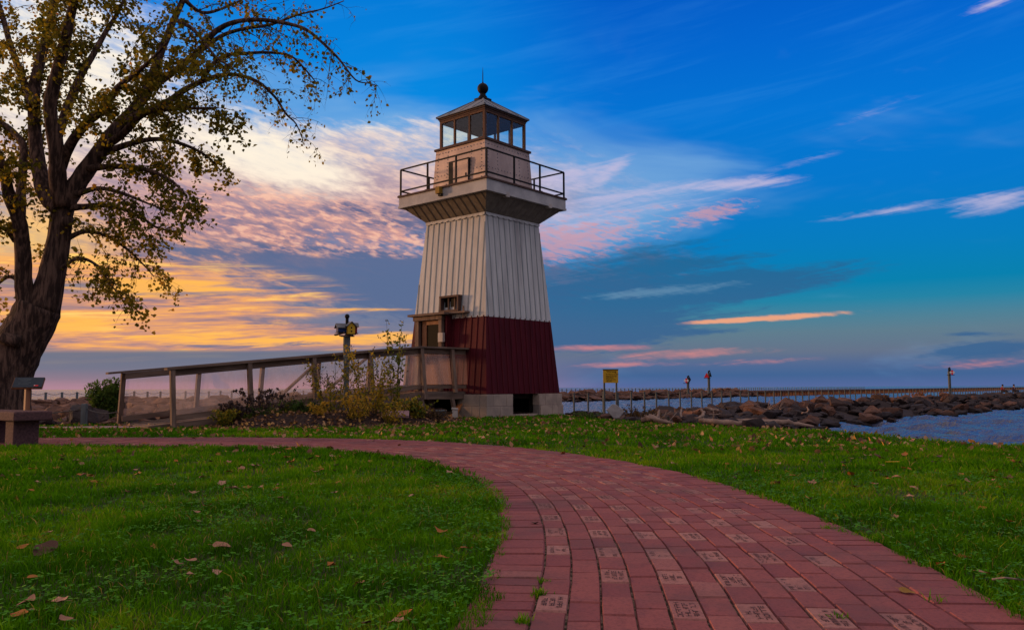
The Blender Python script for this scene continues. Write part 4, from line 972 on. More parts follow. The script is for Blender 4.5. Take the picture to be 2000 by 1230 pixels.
        for _ in range(int(k)):
            t = rnd.random()**.7*(len(pts)-1); i = min(int(t), len(pts)-2); q = pts[i].lerp(pts[i+1], t-i)
            leaves.append((q.x+rnd.gauss(0, .035), q.y+rnd.gauss(0, .035), q.z+rnd.gauss(0, .035)-.02)); ltint.append(min(1, max(0, tone+.08+rnd.gauss(0, .17))))
    for pts, off, lf, st, mode in limbs:
        q = cr([(a, b, c, 0) for a, b, c in pts]); n = len(q)
        P3 = [P(a, b, Y0+off*(i/(n-1))) for i, (a, b, c, _) in enumerate(q)]
        rad = [max(.004, c*Y0/1600/2) for a, b, c, _ in q]
        tk.tube(P3, rad, 26 if mode == 2 else 10, jit=.045 if mode == 2 else .05)
        if lf == 0: continue
        for i in range(n-1):
            if i/(n-1) < st: continue
            d = P3[i+1]-P3[i]; L = d.length; tg = d.normalized()
            cnt = L/.115*(.95 if mode == 1 else .9)
            for _ in range(int(cnt)+(rnd.random() < cnt % 1)):
                p = P3[i].lerp(P3[i+1], rnd.random()); r3 = Vector((rnd.gauss(0, 1), rnd.gauss(0, 1), rnd.gauss(0, 1))); r3 = (r3-tg*r3.dot(tg)).normalized()
                dd = (tg*.75+r3*.8+Vector((0, 0, .12))).normalized(); fr = i/(n-1)
                low = max(0, min(1, (3.4-p.z)/2.0))+max(0, min(.6, (-7.3-p.x)*.6))
                sprig(p, dd, rnd.uniform(.35, .95)*(1-.45*fr if mode == 0 else .8-.3*fr), lf*(.45 if rnd.random() < .25 else 1.15), 1, max(.005, .010*(1-fr*.5)), .28+.34*min(1, low)+rnd.gauss(0, .06))
    # the sawn-off knob and the pruning scar
    k0 = P(40, 668, Y0-.3); tk.tube([k0, k0+Vector((-.22, -.1, .06))], [.10, .085], 9); sc = P(128, 432, Y0-.17); tk.tube([sc+Vector((0, .05, 0)), sc+Vector((.01, -.02, 0))], [.085, .075], 10)
    me = tk.mesh('trunk', M['bark'], True); obj('trunk', me, T, world=True)
    V, F = leaf_arrays(leaves, .056, up=.3, aspect=.95, hang=.5)
    V -= np.array(T.location)
    obj('crown', npmesh('crown', V, F, M['treeleaf'], np.repeat(ltint, 4)), T)
    print('tree leaves', len(leaves), 'verts', len(tk.v))
build_tree()

# ------------------------------------------------------------------ plants
M['gold'] = tintmat('goldenrod_leaf', [(0, (.050, .080, .008)), (.4, (.15, .16, .012)), (.7, (.38, .25, .016)), (1, (.52, .28, .025))], .6, .2, .35)
M['shrubleaf'] = tintmat('shrub_leaf', [(0, (.012, .03, .008)), (.5, (.035, .075, .014)), (1, (.10, .15, .02))], .6, .1, .3)
M['autumnleaf'] = tintmat('autumn_shrub_leaf', [(0, (.05, .03, .015)), (.5, (.14, .075, .02)), (1, (.28, .10, .025))], .7, .2, .3)
M['seedhead'] = mat('dried_seedhead', (.035, .022, .022), (.06, .04, .035), .9, 20)
def plant(name, label, cat, x, y, h, n, spread, leafmat, lsize, lper, tone=.5, heads=0.0, lean=.3, bottom=.1, group=None, stem='stem', headsize=.012, side=True, z=None, aspect=.45, bare_top=.0):
    z0 = gz(x, y) if z is None else z; T = thing(name, label, cat, (x, y, z0), 0, group)
    st = MB(); lp = []; lt = []; hd = MB()
    for i in range(n):
        a = rnd.uniform(0, 2*pi); r = spread*rnd.random()**.6; b = Vector((cos(a)*r*.45, sin(a)*r*.45, 0)); hh = h*rnd.uniform(.55, 1.0); d = Vector((cos(a), sin(a), 0))*(r*.7+rnd.uniform(0, lean)*h*.4)
        pts = [b+d*(t/6)**1.6+Vector((rnd.gauss(0, .008), rnd.gauss(0, .008), hh*(t/6))) for t in range(7)]
        st.tube(pts, [.006*(1-.6*t/6) for t in range(7)], 4, cap=False)
        tips = [pts[-1]]
        if side:
            for _ in range(rnd.choice((2, 3, 4))):
                k = rnd.randrange(3, 6); q = pts[k]+Vector((rnd.gauss(0, .09), rnd.gauss(0, .09), rnd.uniform(.05, .16)))*min(1, h); st.tube([pts[k], q], [.003, .002], 3, cap=False); tips.append(q)
        for _ in range(int(lper*rnd.uniform(.7, 1.3))):
            t = (bottom+(1-bottom-bare_top)*rnd.random())*6; k = min(int(t), 5); q = pts[k].lerp(pts[k+1], t-k)
            lp.append((q.x+rnd.gauss(0, lsize*.4), q.y+rnd.gauss(0, lsize*.4), q.z)); lt.append(min(1, max(0, tone+rnd.gauss(0, .2)+.1*(hh/h))))
        if rnd.random() < heads:
            for tp in tips:
                for _ in range(3):
                    q = tp+Vector((rnd.gauss(0, .018), rnd.gauss(0, .018), rnd.gauss(0, .018))); s_ = headsize*rnd.uniform(.6, 1.2)
                    o = q; hd.add([o+Vector(v)*s_ for v in ((1, 0, 0), (-1, 0, 0), (0, 1, 0), (0, -1, 0), (0, 0, 1.2), (0, 0, -1.2))], [(0, 2, 4), (2, 1, 4), (1, 3, 4), (3, 0, 4), (2, 0, 5), (1, 2, 5), (3, 1, 5), (0, 3, 5)])
    obj('stems', st.mesh('stems', M['stem'] if stem == 'stem' else M['dkstem']), T)
    if lp:
        V, F = leaf_arrays(lp, lsize, up=.5, aspect=aspect); obj('foliage', npmesh('foliage', V, F, leafmat, np.repeat(lt, 4)), T)
    if hd.v: obj('seedheads', hd.mesh('seedheads', M['seedhead']), T)  # dried seed heads clustered at the stem tips
    return T
def px_xy(px, Y): q = P(px, 800, Y); return q.x, q.y
# flower bed
bed = [(-5.15, 13.75), (-4.3, 13.55), (-3.2, 13.7), (-2.2, 14.3), (-1.3, 15.2), (-.95, 16.2), (-1.4, 16.9), (-2.4, 16.5), (-3.6, 15.5), (-4.7, 14.6)]
BEDH = lambda x, y: np.where(poly_sdf(x, y, bed) < 0, .20*sms(-poly_sdf(x, y, bed)/.7)+.05*(vnoise(x, y, .16)-.4), -.06)
V, F = grid_sheet(np.arange(-5.4, -.7, .06), np.arange(13.4, 17.2, .06), lambda x, y: ground(x, y)+BEDH(x, y)+.012, lambda x, y: poly_sdf(x, y, bed) < .05)
tag(obj('flower_bed', npmesh('flower_bed', V, F, M['mulch'], smooth=True)), kind='structure')
bz = lambda x, y: gz(x, y)+float(BEDH(np.array([x]), np.array([y]))[0])
def bedplant(px, Y, *a, **k): x, y = px_xy(px, Y); return plant(*a[:3], x, y, *a[3:], z=bz(x, y), **k)
bedplant(725, 14.9, 'goldenrod', 'tall yellowing goldenrod clump in front of the ramp, right of the birdhouse post', 'plant', 1.25, 18, .46, M['gold'], .070, 52, tone=.60, heads=.6, lean=.3)
bedplant(772, 15.4, 'goldenrod', 'tallest green leafy stalks in front of the ramp landing', 'plant', 1.75, 8, .26, M['gold'], .080, 32, tone=.22, heads=1.0, lean=.16, aspect=.6)
bedplant(650, 14.8, 'goldenrod', 'airy yellow green stalks just left of the birdhouse post', 'plant', 1.12, 15, .40, M['gold'], .065, 40, tone=.5, heads=.7, lean=.35)
bedplant(700, 14.4, 'goldenrod', 'low golden leafy clump at the foot of the birdhouse post', 'plant', .55, 14, .32, M['gold'], .06, 36, tone=.75, lean=.5)
bedplant(622, 14.3, 'goldenrod', 'small bright yellow plant at the front of the bed left of the birdhouse post', 'plant', .24, 12, .18, M['gold'], .05, 30, tone=.85, lean=.5)
bedplant(763, 14.6, 'goldenrod', 'yellow bush with drooping leaves right of the golden clump', 'plant', .50, 13, .34, M['gold'], .06, 32, tone=.6, lean=.6)
bedplant(590, 14.9, 'shrub', 'dark green mound of foliage under the ramp rail', 'shrub', .38, 30, .38, M['shrubleaf'], .06, 40, tone=.5, lean=.4)
bedplant(560, 14.8, 'shrub', 'dull olive mound of foliage left of the dark green one', 'shrub', .32, 26, .34, M['gold'], .055, 34, tone=.15, lean=.4)
bedplant(512, 14.3, 'coneflower', 'dried coneflower stalks with black seed heads against the clear panel', 'plant', .50, 16, .42, M['shrubleaf'], .05, 14, tone=.4, heads=1.0, lean=.5, stem='dk', headsize=.024, bottom=.0, bare_top=.5)
bedplant(545, 14.7, 'coneflower', 'thin pale dried stalks leaning above the olive mound', 'plant', .62, 9, .3, M['gold'], .04, 5, tone=.5, heads=.8, lean=.5, stem='dk', headsize=.015)
bedplant(440, 13.95, 'shrub', 'yellow green leafy bush at the left end of the bed', 'shrub', .30, 26, .26, M['gold'], .06, 40, tone=.36, lean=.5)
bedplant(462, 14.1, 'sedum', 'dark red flat-topped flowers above the yellow green bush', 'plant', .36, 14, .22, M['autumnleaf'], .045, 14, tone=.15, heads=1.0, lean=.4, stem='dk', headsize=.03)
bedplant(482, 14.3, 'shrub', 'small round green tuft beside the dried coneflowers', 'shrub', .2, 20, .16, M['shrubleaf'], .05, 30, tone=.9, lean=.4)
bedplant(815, 15.3, 'shrub', 'green and yellow leaves hanging below the landing edge', 'shrub', .42, 14, .26, M['gold'], .075, 26, tone=.35, lean=.6, aspect=.7)
bedplant(845, 15.6, 'shrub', 'low brown dried plant beside the pink stone slab', 'shrub', .16, 26, .34, M['autumnleaf'], .04, 26, tone=.05, lean=.8, stem='dk')
# slab, tub and box by the landing
def slab():
    x, y = px_xy(772, 15.0)
    T = thing('stone_slab', 'flat pinkish granite marker slab lying tilted in the flower bed', 'stone', (x, y, bz(x, y)+.02), R(6)); mb = MB(); mb.box((0, 0, .02), (.50, .30, .05), Matrix.Rotation(R(16), 3, 'X')); obj('slab', mb.mesh('slab', M['slab']), T, bevel=.008)
slab()
def tub():
    x, y = px_xy(853, 16.3); T = thing('planter_tub', 'grey metal tub standing under the ramp landing', 'tub', (x, y, gz(x, y)))
    mb = MB(); mb.lathe([(.13, 0), (.165, .01), (.19, .20), (.20, .205), (.20, .225), (.185, .225), (.165, .03), (.001, .025)], 24); obj('tub_wall', mb.mesh('tub_wall', M['zinc'], True), T)
    mb = MB()
    for i in range(60):
        a, r = rnd.uniform(0, 2*pi), .16*sqrt(rnd.random()); mb.box((r*cos(a), r*sin(a), .22+rnd.random()*.02), (.02, .02, .03), Matrix.Rotation(rnd.random()*3, 3, 'X'))
    obj('dead_leaves', mb.mesh('dead_leaves', M['mulch']), T)
tub()
def pail():
    x, y = px_xy(888.5, 16.9); T = thing('utility_box', 'small pale grey box under the ramp landing beside its leg', 'box', (x, y, gz(x, y)))
    mb = MB(); mb.box((0, 0, .10), (.11, .14, .20)); obj('box_body', mb.mesh('box_body', M['white_p']), T, bevel=.006); mb = MB(); mb.box((0, 0, .225), (.13, .16, .035), Matrix.Rotation(R(8), 3, 'Y')); obj('lid', mb.mesh('lid', M['white_p']), T, bevel=.004)
pail()

# ------------------------------------------------------------------ birdhouse post
def build_birdhouses():
    Y = 15.3; b = P(675.5, 800, Y); z0 = bz(b.x, Y); T = thing('birdhouse_post', 'tall dark post carrying a cluster of small painted birdhouses', 'birdhouse post', (b.x, Y, z0))
    Z = lambda py: P(676, py, Y).z-z0
    mb = MB(); mb.tube([(0, 0, -.05), (0, 0, Z(690))], .052, 12); mb.tube([(0, 0, Z(692)), (0, 0, Z(688)), (0, 0, Z(655))], [.056, .068, .066], 12); mb.tube([(0, 0, Z(697)), (0, 0, Z(693))], .058, 12); obj('pole', mb.mesh('pole', M['post']), T)
    mb = MB(); mb.tube([(0, 0, Z(655)), (0, 0, Z(622))], .03, 8); mb.lathe([(.02, 0), (.03, .02), (.025, .035)]+[(.046*sin(t), .078-.046*cos(t)) for t in [.5+i*.26 for i in range(10)]]+[(.004, .125)], 14, (0, 0, Z(626))); obj('finial', mb.mesh('finial', M['black']), T)
    def house(c, w, d, h, rot, m, roofh, holes):
        Rz = Matrix.Rotation(R(rot), 3, 'Z'); c = Vector(c); mb = MB()
        prof = [(-w/2, 0), (w/2, 0), (w/2, h), (0, h+roofh), (-w/2, h)]
        mb.prism([c+Rz @ Vector((x, -d/2, z)) for x, z in prof], Rz @ Vector((0, d, 0))); me = mb.mesh('birdhouse', m); recalc(me); o = obj('birdhouse', me, T)
        mb = MB(); sl = sqrt((w/2)**2+roofh**2); ang = atan2(roofh, w/2)
        for sgn in (-1, 1):
            mb.beam(c+Rz @ Vector((sgn*(w/4+.014), -d/2-.03, h+roofh/2+.006)), c+Rz @ Vector((sgn*(w/4+.014), d/2+.03, h+roofh/2+.006)), sl+.045, .012, Rz @ Vector((sgn*sin(ang), 0, cos(ang))))
        obj('roof', mb.mesh('roof', M['birdroof']), o)
        mb = MB()
        for hx, hz in holes: q = c+Rz @ Vector((hx, -d/2-.002, hz)); mb.tube([q, q+Rz @ Vector((0, .01, 0))], .016, 10)
        mb.box(c+Rz @ Vector((0, 0, -.006)), (w+.03, d+.04, .012), Rz)
        obj('entrance', mb.mesh('entrance', M['black']), o); return o
    y = house((.075, -.06, Z(653)), .135, .15, .15, 28, M['yellow'], .06, [(0, .05), (0, .115)]); y['label'] = 'mustard yellow two-hole birdhouse'
    y = house((-.09, -.05, Z(649)), .13, .17, .085, -62, M['bluepaint'], .055, [(0, .05)]); y['label'] = 'dark blue birdhouse'
    y = house((.10, .09, Z(650)), .12, .13, .12, 110, M['redhouse'], .05, [(0, .06)]); y['label'] = 'red birdhouse at the back'
    mb = MB(); mb.box((-.12, -.04, Z(652)), (.20, .15, .02), Matrix.Rotation(R(-14), 3, 'Y')); mb.box((0, 0, Z(656)), (.24, .24, .02)); obj('perch_board', mb.mesh('perch_board', M['wood']), T)
build_birdhouses()

# ------------------------------------------------------------------ fallen leaves
M['fallen'] = []
for nm, a, b_ in (('tan_leaf', (.36, .18, .11), (.25, .115, .065)), ('pinkish_leaf', (.43, .225, .155), (.31, .15, .10)), ('orange_leaf', (.36, .13, .03), (.25, .085, .022)), ('dark_leaf', (.075, .040, .030), (.12, .06, .04)), ('ochre_leaf', (.30, .16, .035), (.2, .095, .025))):
    M['fallen'].append(mat(nm, a, b_, .75, 40, (1, 1, 1), .3, 60, spec=.2))
def fallen_leaf(seed, m):
    r_ = random.Random(seed); mb = MB(); n = 15; out = []
    lob = r_.choice((0, 0, .16, .22)); curl = r_.uniform(.1, .9); fold = r_.uniform(.05, .5); tw = r_.uniform(-.6, .6)
    def lift(x, y): return .045+curl*(x*x*.75)+fold*abs(y)*.9+tw*x*y+.05*sin(6*x+seed)
    for i in range(n):
        a = 2*pi*i/n; rr = .5*(1-.22*cos(a)**3*0+lob*cos(5*a)+r_.uniform(-.05, .05)); x, y = rr*cos(a)*1.15, rr*sin(a)*.86
        if abs(a-0) < .25 or abs(a-2*pi) < .25: x *= 1.18
        out.append((x, y))
    rings = [[(x*k, y*k, lift(x*k, y*k)) for x, y in out] for k in (.34, .68, 1.0)]
    vs = [(0, 0, lift(0, 0))]+[p for r2 in rings for p in r2]; fs = [(0, 1+i, 1+(i+1) % n) for i in range(n)]
    for q in range(2):
        for i in range(n): i2 = (i+1) % n; fs.append((1+q*n+i, 1+(q+1)*n+i, 1+(q+1)*n+i2, 1+q*n+i2))
    mb.add(vs, fs); mb.tube([(-.5, 0, lift(-.5, 0)), (-.75, .05, .06), (-.95, .12, .02)], [.014, .012, .010], 4)
    return mb.mesh('fallen_leaf', m, True)
FALL = [[fallen_leaf(10*q+k, M['fallen'][q]) for k in range(4)] for q in range(5)]
_cnt = [0]
def drop(px, py, size=None, q=None, label=None, Y=None):
    p = G(px, py, .02); y = p.y
    if size is None: size = rnd.uniform(.042, .070)*(.70 if y < 5.5 else 1.0)
    q = rnd.choices((0, 1, 2, 3, 4), (4, 3.2, 4, 1.6, 2))[0] if q is None else q
    on_path = float(path_dist(np.array([p.x]), np.array([p.y]))[0]) < .68
    o = obj('fallen_leaf', rnd.choice(FALL[q])); o.location = (p.x, p.y, gz(p.x, p.y)+(.017 if on_path else .030)); o.scale = (size,)*3
    o.rotation_euler = (rnd.gauss(0, .2), rnd.gauss(0, .2), rnd.uniform(0, 6.28)); _cnt[0] += 1
    tag(o, label or 'small dry curled leaf fallen on the lawn beside the brick path', 'leaf', 'fallen leaves lying about the lawn')
L4 = [(865, 35), (480, 45), (625, 80), (90, 145), (395, 118), (530, 235), (600, 275), (240, 283), (830, 330), (895, 230), (1315, 245), (1490, 215), (1375, 152), (1860, 120), (1895, 152), (1795, 320), (1820, 378), (1340, 425), (1275, 460), (1285, 525), (170, 625), (150, 700), (1005, 712), (1150, 825), (1235, 805), (1225, 905), (1405, 890), (215, 915), (420, 1205), (125, 1175), (245, 1155), (170, 1090), (320, 595), (110, 380), (975, 160), (1655, 180), (1600, 310), (205, 325)]
L5 = [(125, 367), (150, 420), (480, 395), (960, 420), (885, 470), (1105, 335), (1060, 255), (780, 183), (470, 170), (375, 172), (190, 178), (120, 118), (220, 208), (340, 640), (725, 700), (1295, 745), (1145, 805), (465, 855), (190, 738), (915, 1160), (870, 1205), (680, 1215), (1140, 640), (640, 970)]
L3 = [(120, 235), (460, 210), (495, 240), (365, 287), (480, 290), (690, 262), (870, 230), (1030, 207), (1100, 250), (1220, 95), (1300, 125), (870, 118), (980, 100), (1460, 270), (1630, 275), (1530, 310), (1280, 320), (1890, 260), (1720, 460), (1910, 550), (605, 392), (750, 283), (255, 210), (565, 130), (400, 157), (1460, 828), (1740, 880), (1230, 975), (1160, 515), (1245, 380)]
for x, y in L4: drop(x*.3008, 860+y*.3008)
for x, y in L5: drop(500+x*.3171, 840+y*.3171)
for x, y in L3: drop(1400+x*.3008, 860+y*.3008)
drop(90, 1078, .085, 3, 'large dark curled leaf in the near left lawn'); drop(432, 1076, .062, 0, 'broad tan leaf folded over the near left grass'); drop(110, 1189, .055, 1, 'upright pinkish leaf near the bottom left of the lawn')
drop(1881, 1096, .055, 1, 'pale crumpled leaf on the grass right of the path'); drop(1984, 905, .07, 0, 'big ragged tan leaf at the right edge of the lawn'); drop(1716, 895, .09, 3, 'dark folded leaf on the right lawn')
drop(1045, 1021, .04, 3, 'dark withered leaf lying flat on the path bricks'); drop(835, 919, .07, 3, 'dark brown leaf at the inner edge of the path bend')
while _cnt[0] < 285:
    py = 812+rnd.random()**1.7*150; px = rnd.uniform(0, 2000); p = G(px, py)
    if p.y > 17 or float(poly_sdf(np.array([p.x]), np.array([p.y]), LAWN)[0]) > -.1: continue
    if float(path_dist(np.array([p.x]), np.array([p.y]))[0]) < .72 and rnd.random() < .8: continue
    drop(px, py, rnd.uniform(.035, .06))
def litter():
    x = []; y = []
    while len(x) < 5000:
        yy = 8+14*nrng.random(); xx = nrng.uniform(-.66, .66)*yy
        d = float(poly_sdf(np.array([xx]), np.array([yy]), LAWN)[0])
        if d > .3 and not (-8 < xx < -4.5 and yy < 16): continue
        pd = float(path_dist(np.array([xx]), np.array([yy]))[0])
        if pd < .72 and nrng.random() < .93: continue
        w = .34+.8*(yy > 10.8)*(xx < 2.5)+.6*(xx > 2.5)+.8*(xx < -4 and yy > 10.8)+.6*(yy > 13)
        if nrng.random() < min(1, w)*(.25+1.1*float(vnoise(np.array([xx]), np.array([yy]), .7)[0])): x.append(xx); y.append(yy)
    # and the flower bed
    while len(x) < 6900:
        xx, yy = nrng.uniform(-5.4, -.8), nrng.uniform(13.3, 17)
        if float(poly_sdf(np.array([xx]), np.array([yy]), bed)[0]) < .25: x.append(xx); y.append(yy)
    x = np.array(x); y = np.array(y); z = ground(x, y)+np.maximum(BEDH(x, y), -.01)+.022
    V, F = leaf_arrays(np.stack([x, y, z], 1), .062, up=2.5, aspect=.85); V[:, 2] = np.maximum(V[:, 2], np.repeat(z, 6)-.02)
    M['litter'] = tintmat('leaf_litter', [(0, (.07, .035, .022)), (.3, (.22, .10, .045)), (.6, (.36, .18, .09)), (.85, (.42, .21, .04)), (1, (.46, .28, .17))], .75, .2, .1)
    tag(obj('leaf_litter', npmesh('leaf_litter', V, F, M['litter'], np.repeat(nrng.random(len(x)), 4))), 'scattered fallen leaves over the far lawn and the flower bed', 'leaves', kind='stuff')
litter()
def tuft(px, py, n, h, label):
    p = G(px, py, .0); mb = MB(); T = []
    for _ in range(n):
        a = rnd.uniform(0, 6.28); b = Vector((rnd.gauss(0, .012), rnd.gauss(0, .012), 0)); d = Vector((cos(a), sin(a), 0)); s_ = Vector((-sin(a), cos(a), 0))*.0016; hh = h*rnd.uniform(.5, 1.1); l = hh*rnd.uniform(.2, 1.0)
        mb.add([b-s_, b+s_, b+d*l*.4+s_+Vector((0, 0, hh*.65)), b+d*l*.4-s_+Vector((0, 0, hh*.65)), b+d*l+Vector((0, 0, hh))], [(0, 1, 2, 3), (3, 2, 4)]); t = min(1, max(0, rnd.gauss(.45, .2))); T += [t, t]
    me = mb.mesh('grass_tuft', M['grass']); at_ = me.attributes.new('tint', 'FLOAT', 'FACE'); at_.data.foreach_set('value', T)
    o = obj('grass_tuft', me); o.location = (p.x, p.y, .004); tag(o, label, 'weed')
tuft(1053, 1172, 80, .036, 'green grass tuft sprouting from the inner joint of the path'); tuft(1022, 1226, 60, .032, 'grass weeds at the path edge at the bottom of the view'); tuft(1637, 1216, 36, .026, 'small grass tuft between bricks near the bottom right')
tuft(1615, 1038, 40, .03, 'thin yellowish weeds in the path joint on the right'); tuft(1060, 1143, 24, .025, 'tiny green weed just above the larger tuft'); tuft(1835, 1185, 20, .045, 'spindly grass stalks on the right soldier course')
p_ = G(1743, 903, .05); mb = MB(); mb.beam((-.05, 0, 0), (.05, .01, .006), .012, .004); o = obj('straw', mb.mesh('straw', M['signyellow'])); o.location = (p_.x, p_.y, .055); o.rotation_euler = (0, 0, R(-38)); tag(o, 'bright yellow strip of straw lying on the right lawn', 'straw')
p_ = G(1975, 1137, .03); mb = MB(); mb.tube([(-.06, 0, .01), (-.03, -.02, .02), (.02, -.03, .015), (.06, -.06, .02)], [.004, .003, .003, .002], 6); o = obj('twig', mb.mesh('twig', M['drift'])); o.location = (p_.x, p_.y, .03); tag(o, 'pale curved twig in the grass at the bottom right corner', 'twig')

# ------------------------------------------------------------------ signs and marks
def text_mesh(body, size, mat_, align='LEFT'):
    c = bpy.data.curves.new('lettering', 'FONT'); c.body = body; c.size = size; c.align_x = align; c.extrude = .002; c.space_line = .95
    o = bpy.data.objects.new('lettering', c); COL.objects.link(o); dg = bpy.context.evaluated_depsgraph_get(); me = bpy.data.meshes.new_from_object(o.evaluated_get(dg)); bpy.data.objects.remove(o)
    me.materials.clear(); me.materials.append(mat_); return me
def build_warning():
    Y = 27.0; b = P(1193.5, 800, Y); z0 = gz(b.x, Y); T = thing('warning_sign', 'yellow warning notice on two steel posts above the rocks', 'sign', (b.x, Y, z0))
    top, bot = P(1193, 722, Y).z-z0, P(1193, 747.5, Y).z-z0; w = 29.5*Y/1600; h = top-bot
    for s in (-.21, .19):
        mb = MB(); mb.tube([(s, .03, -.1), (s, .03, top-.03)], .032, 8); obj('post', mb.mesh('post', M['galv']), T)
    mb = MB(); mb.box((0, 0, (top+bot)/2), (w, .02, h)); pn = obj('sign_panel', mb.mesh('sign_panel', M['signyellow']), T)
    mb = MB(); mb.box((0, -.002, top+.008), (w+.02, .04, .028)); obj('top_edge', mb.mesh('top_edge', M['ink']), pn)
    for body, sz, dx, dz in (('Warning', .088, -.13, -.085), ('No lifeguard on duty', .048, -.15, -.158), ('Slippery Rocks', .058, -.15, -.225), ('Stay off pier', .052, -.15, -.272), ('Swim at own', .060, -.15, -.332), ('risk only', .052, -.15, -.382)):
        o = obj('lettering', text_mesh(body, sz, M['ink']), pn); o.location = (dx, -.013, top+dz); o.rotation_euler = (pi/2, 0, 0)
build_warning()
def marker(px, Y, ytop, kind, label, sg):
    b = P(px, 765, Y); z0 = -.35; T = thing('channel_marker', label, 'channel marker', (b.x, Y, z0)); top = P(px, ytop, Y).z-z0; k = Y/1600
    mb = MB(); mb.tube([(0, 0, 0), (0, 0, top-.3)], 2.6*k, 10); mb.tube([(0, 0, 0), (0, 0, .12)], 4*k, 10); obj('pole', mb.mesh('pole', M['galv']), T)
    mb = MB(); mb.box((sg*-3*k, 0, top-13.2*k), (12*k, 6*k, 1.0*k)); mb.tube([(0, 0, top-15*k), (0, 0, top+1*k)], 1.6*k, 8); mb.lathe([(1.0*k, 0), (1.6*k, .6*k), (1.6*k, 2.4*k), (.4*k, 3.2*k)], 10, (1.5*k, 0, top-1*k)); obj('lamp_bracket', mb.mesh('lamp_bracket', M['black']), T)
    pn = obj('dayboard', None or (lambda m_: m_)(dayboard(kind, k)), T, (sg*-5.2*k if kind == 'tri' else -4*k*sg, -4*k, top-8*k)); pn.rotation_euler = (0, 0, R(-16)); pn['label'] = 'red triangle dayboard' if kind == 'tri' else 'red and white diamond dayboard'
    o = obj('dayboard', dayboard('dark'+kind, k), T, (3.4*k, .02, top-6.0*k)); o.rotation_euler = (0, 0, R(48)); o['label'] = 'dark back of the second dayboard'
def dayboard(kind, k):
    mb = MB(); s = 5.0*k
    if kind == 'tri':
        mb.prism([(-s, 0, -4.2*k), (s, 0, -4.2*k), (0, 0, 5.2*k)], (0, .03, 0)); me = mb.mesh('dayboard', M['redpaint'])
    elif kind == 'dia':
        q = [Vector((0, 0, s)), Vector((s, 0, 0)), Vector((0, 0, -s)), Vector((-s, 0, 0))]; c = Vector()
        for i in range(4):                           # four small diamonds: red above and below, white at the sides
            a, b_, d_ = q[i], q[(i-1) % 4], q[(i+1) % 4]; mb.cur = 0 if i % 2 == 0 else 1
            mb.prism([c, (a+b_)/2, a, (a+d_)/2], (0, .03, 0))
        me = mb.mesh('dayboard', [M['redpaint'], M['whitepaint']])
    else:
        s = 5.5*k; pts = [(-s, 0, -4.6*k), (s, 0, -4.6*k), (0, 0, 5.6*k)] if kind.endswith('tri') else [(0, 0, s), (s, 0, 0), (0, 0, -s), (-s, 0, 0)]
        mb.prism(pts, (0, .04, 0)); me = mb.mesh('dayboard', M['black'])
    recalc(me); return me
marker(1344, 120.0, 735, 'dia', 'short channel marker with a red and white diamond over the breakwater rocks', 1)
marker(1385, 128.0, 725, 'tri', 'channel marker with a bright red triangle at the breakwater end', 1)
marker(1855.5, 83.0, 719, 'dia', 'tall channel marker with a red and white diamond far out along the right jetty', -1)

# ------------------------------------------------------------------ rocks
def rock_mesh(seed):
    r_ = random.Random(seed); bm = bmesh.new(); sx, sy, sz = r_.uniform(.9, 1.35), r_.uniform(.65, .95), r_.uniform(.38, .72)
    for _ in range(r_.randrange(11, 17)):
        v = Vector((r_.gauss(0, 1), r_.gauss(0, 1), r_.gauss(0, 1))).normalized()*r_.uniform(.85, 1.05); bm.verts.new((v.x*sx*.72, v.y*sy*.72, v.z*sz*.72))
    h = bmesh.ops.convex_hull(bm, input=bm.verts[:]); bmesh.ops.delete(bm, geom=list({*h['geom_interior'], *h['geom_unused']}), context='VERTS')
    bmesh.ops.dissolve_limit(bm, angle_limit=R(14), verts=bm.verts[:], edges=bm.edges[:])
    bmesh.ops.bevel(bm, geom=bm.edges[:], offset=.05, segments=2, profile=.6, affect='EDGES', clamp_overlap=True)
    bmesh.ops.triangulate(bm, faces=bm.faces[:]); bmesh.ops.subdivide_edges(bm, edges=[e for e in bm.edges if e.calc_length() > .22], cuts=2, use_grid_fill=False)
    bmesh.ops.triangulate(bm, faces=bm.faces[:]); bm.normal_update()
    for v in bm.verts: v.co += v.normal*r_.gauss(0, .012)
    me = bpy.data.meshes.new('boulder'); bm.to_mesh(me); bm.free(); me.materials.append(M['rock']); return me
ROCKS = [rock_mesh(i+3) for i in range(12)]
def scatter(n, sampler, smin, smax, space, tries=40, sf=None):
    out = []
    for _ in range(n*tries):
        if len(out) >= n: break
        x, y = sampler(); s = (smin+(smax-smin)*rnd.random()**1.6)*(sf(x, y) if sf else 1)
        if all((x-a)**2+(y-b)**2 > (space*(s+c)/2)**2 for a, b, c in out): out.append((x, y, s))
    return out
def rocks_individual(pts, label, group, sink=.0):
    for x, y, s in pts:
        o = obj('boulder', rnd.choice(ROCKS)); o.location = (x, y, gz(x, y)+s*.19-sink); o.scale = (s,)*3; o.rotation_euler = (rnd.gauss(0, .25), rnd.gauss(0, .25), rnd.uniform(0, 6.28)); tag(o, label, 'rock', group)
def rocks_stuff(pts, name, label):
    V = []; F = []; o = 0
    for x, y, s in pts:
        me = rnd.choice(ROCKS); v = np.empty(len(me.vertices)*3); me.vertices.foreach_get('co', v); v = v.reshape(-1, 3)
        Mt = np.array(Matrix.Rotation(rnd.uniform(0, 6.28), 3, 'Z') @ Matrix.Rotation(rnd.gauss(0, .3), 3, 'X')); V.append(v @ Mt.T*s+np.array((x, y, gz(x, y)+s*.17)))
        f = np.empty(len(me.polygons)*3, np.int32); me.loops.foreach_get('vertex_index', f); F.append(f.reshape(-1, 3)+o); o += len(v)
    tag(obj(name, npmesh(name, np.concatenate(V), np.concatenate(F), M['rock'])), label, 'rocks', kind='stuff')
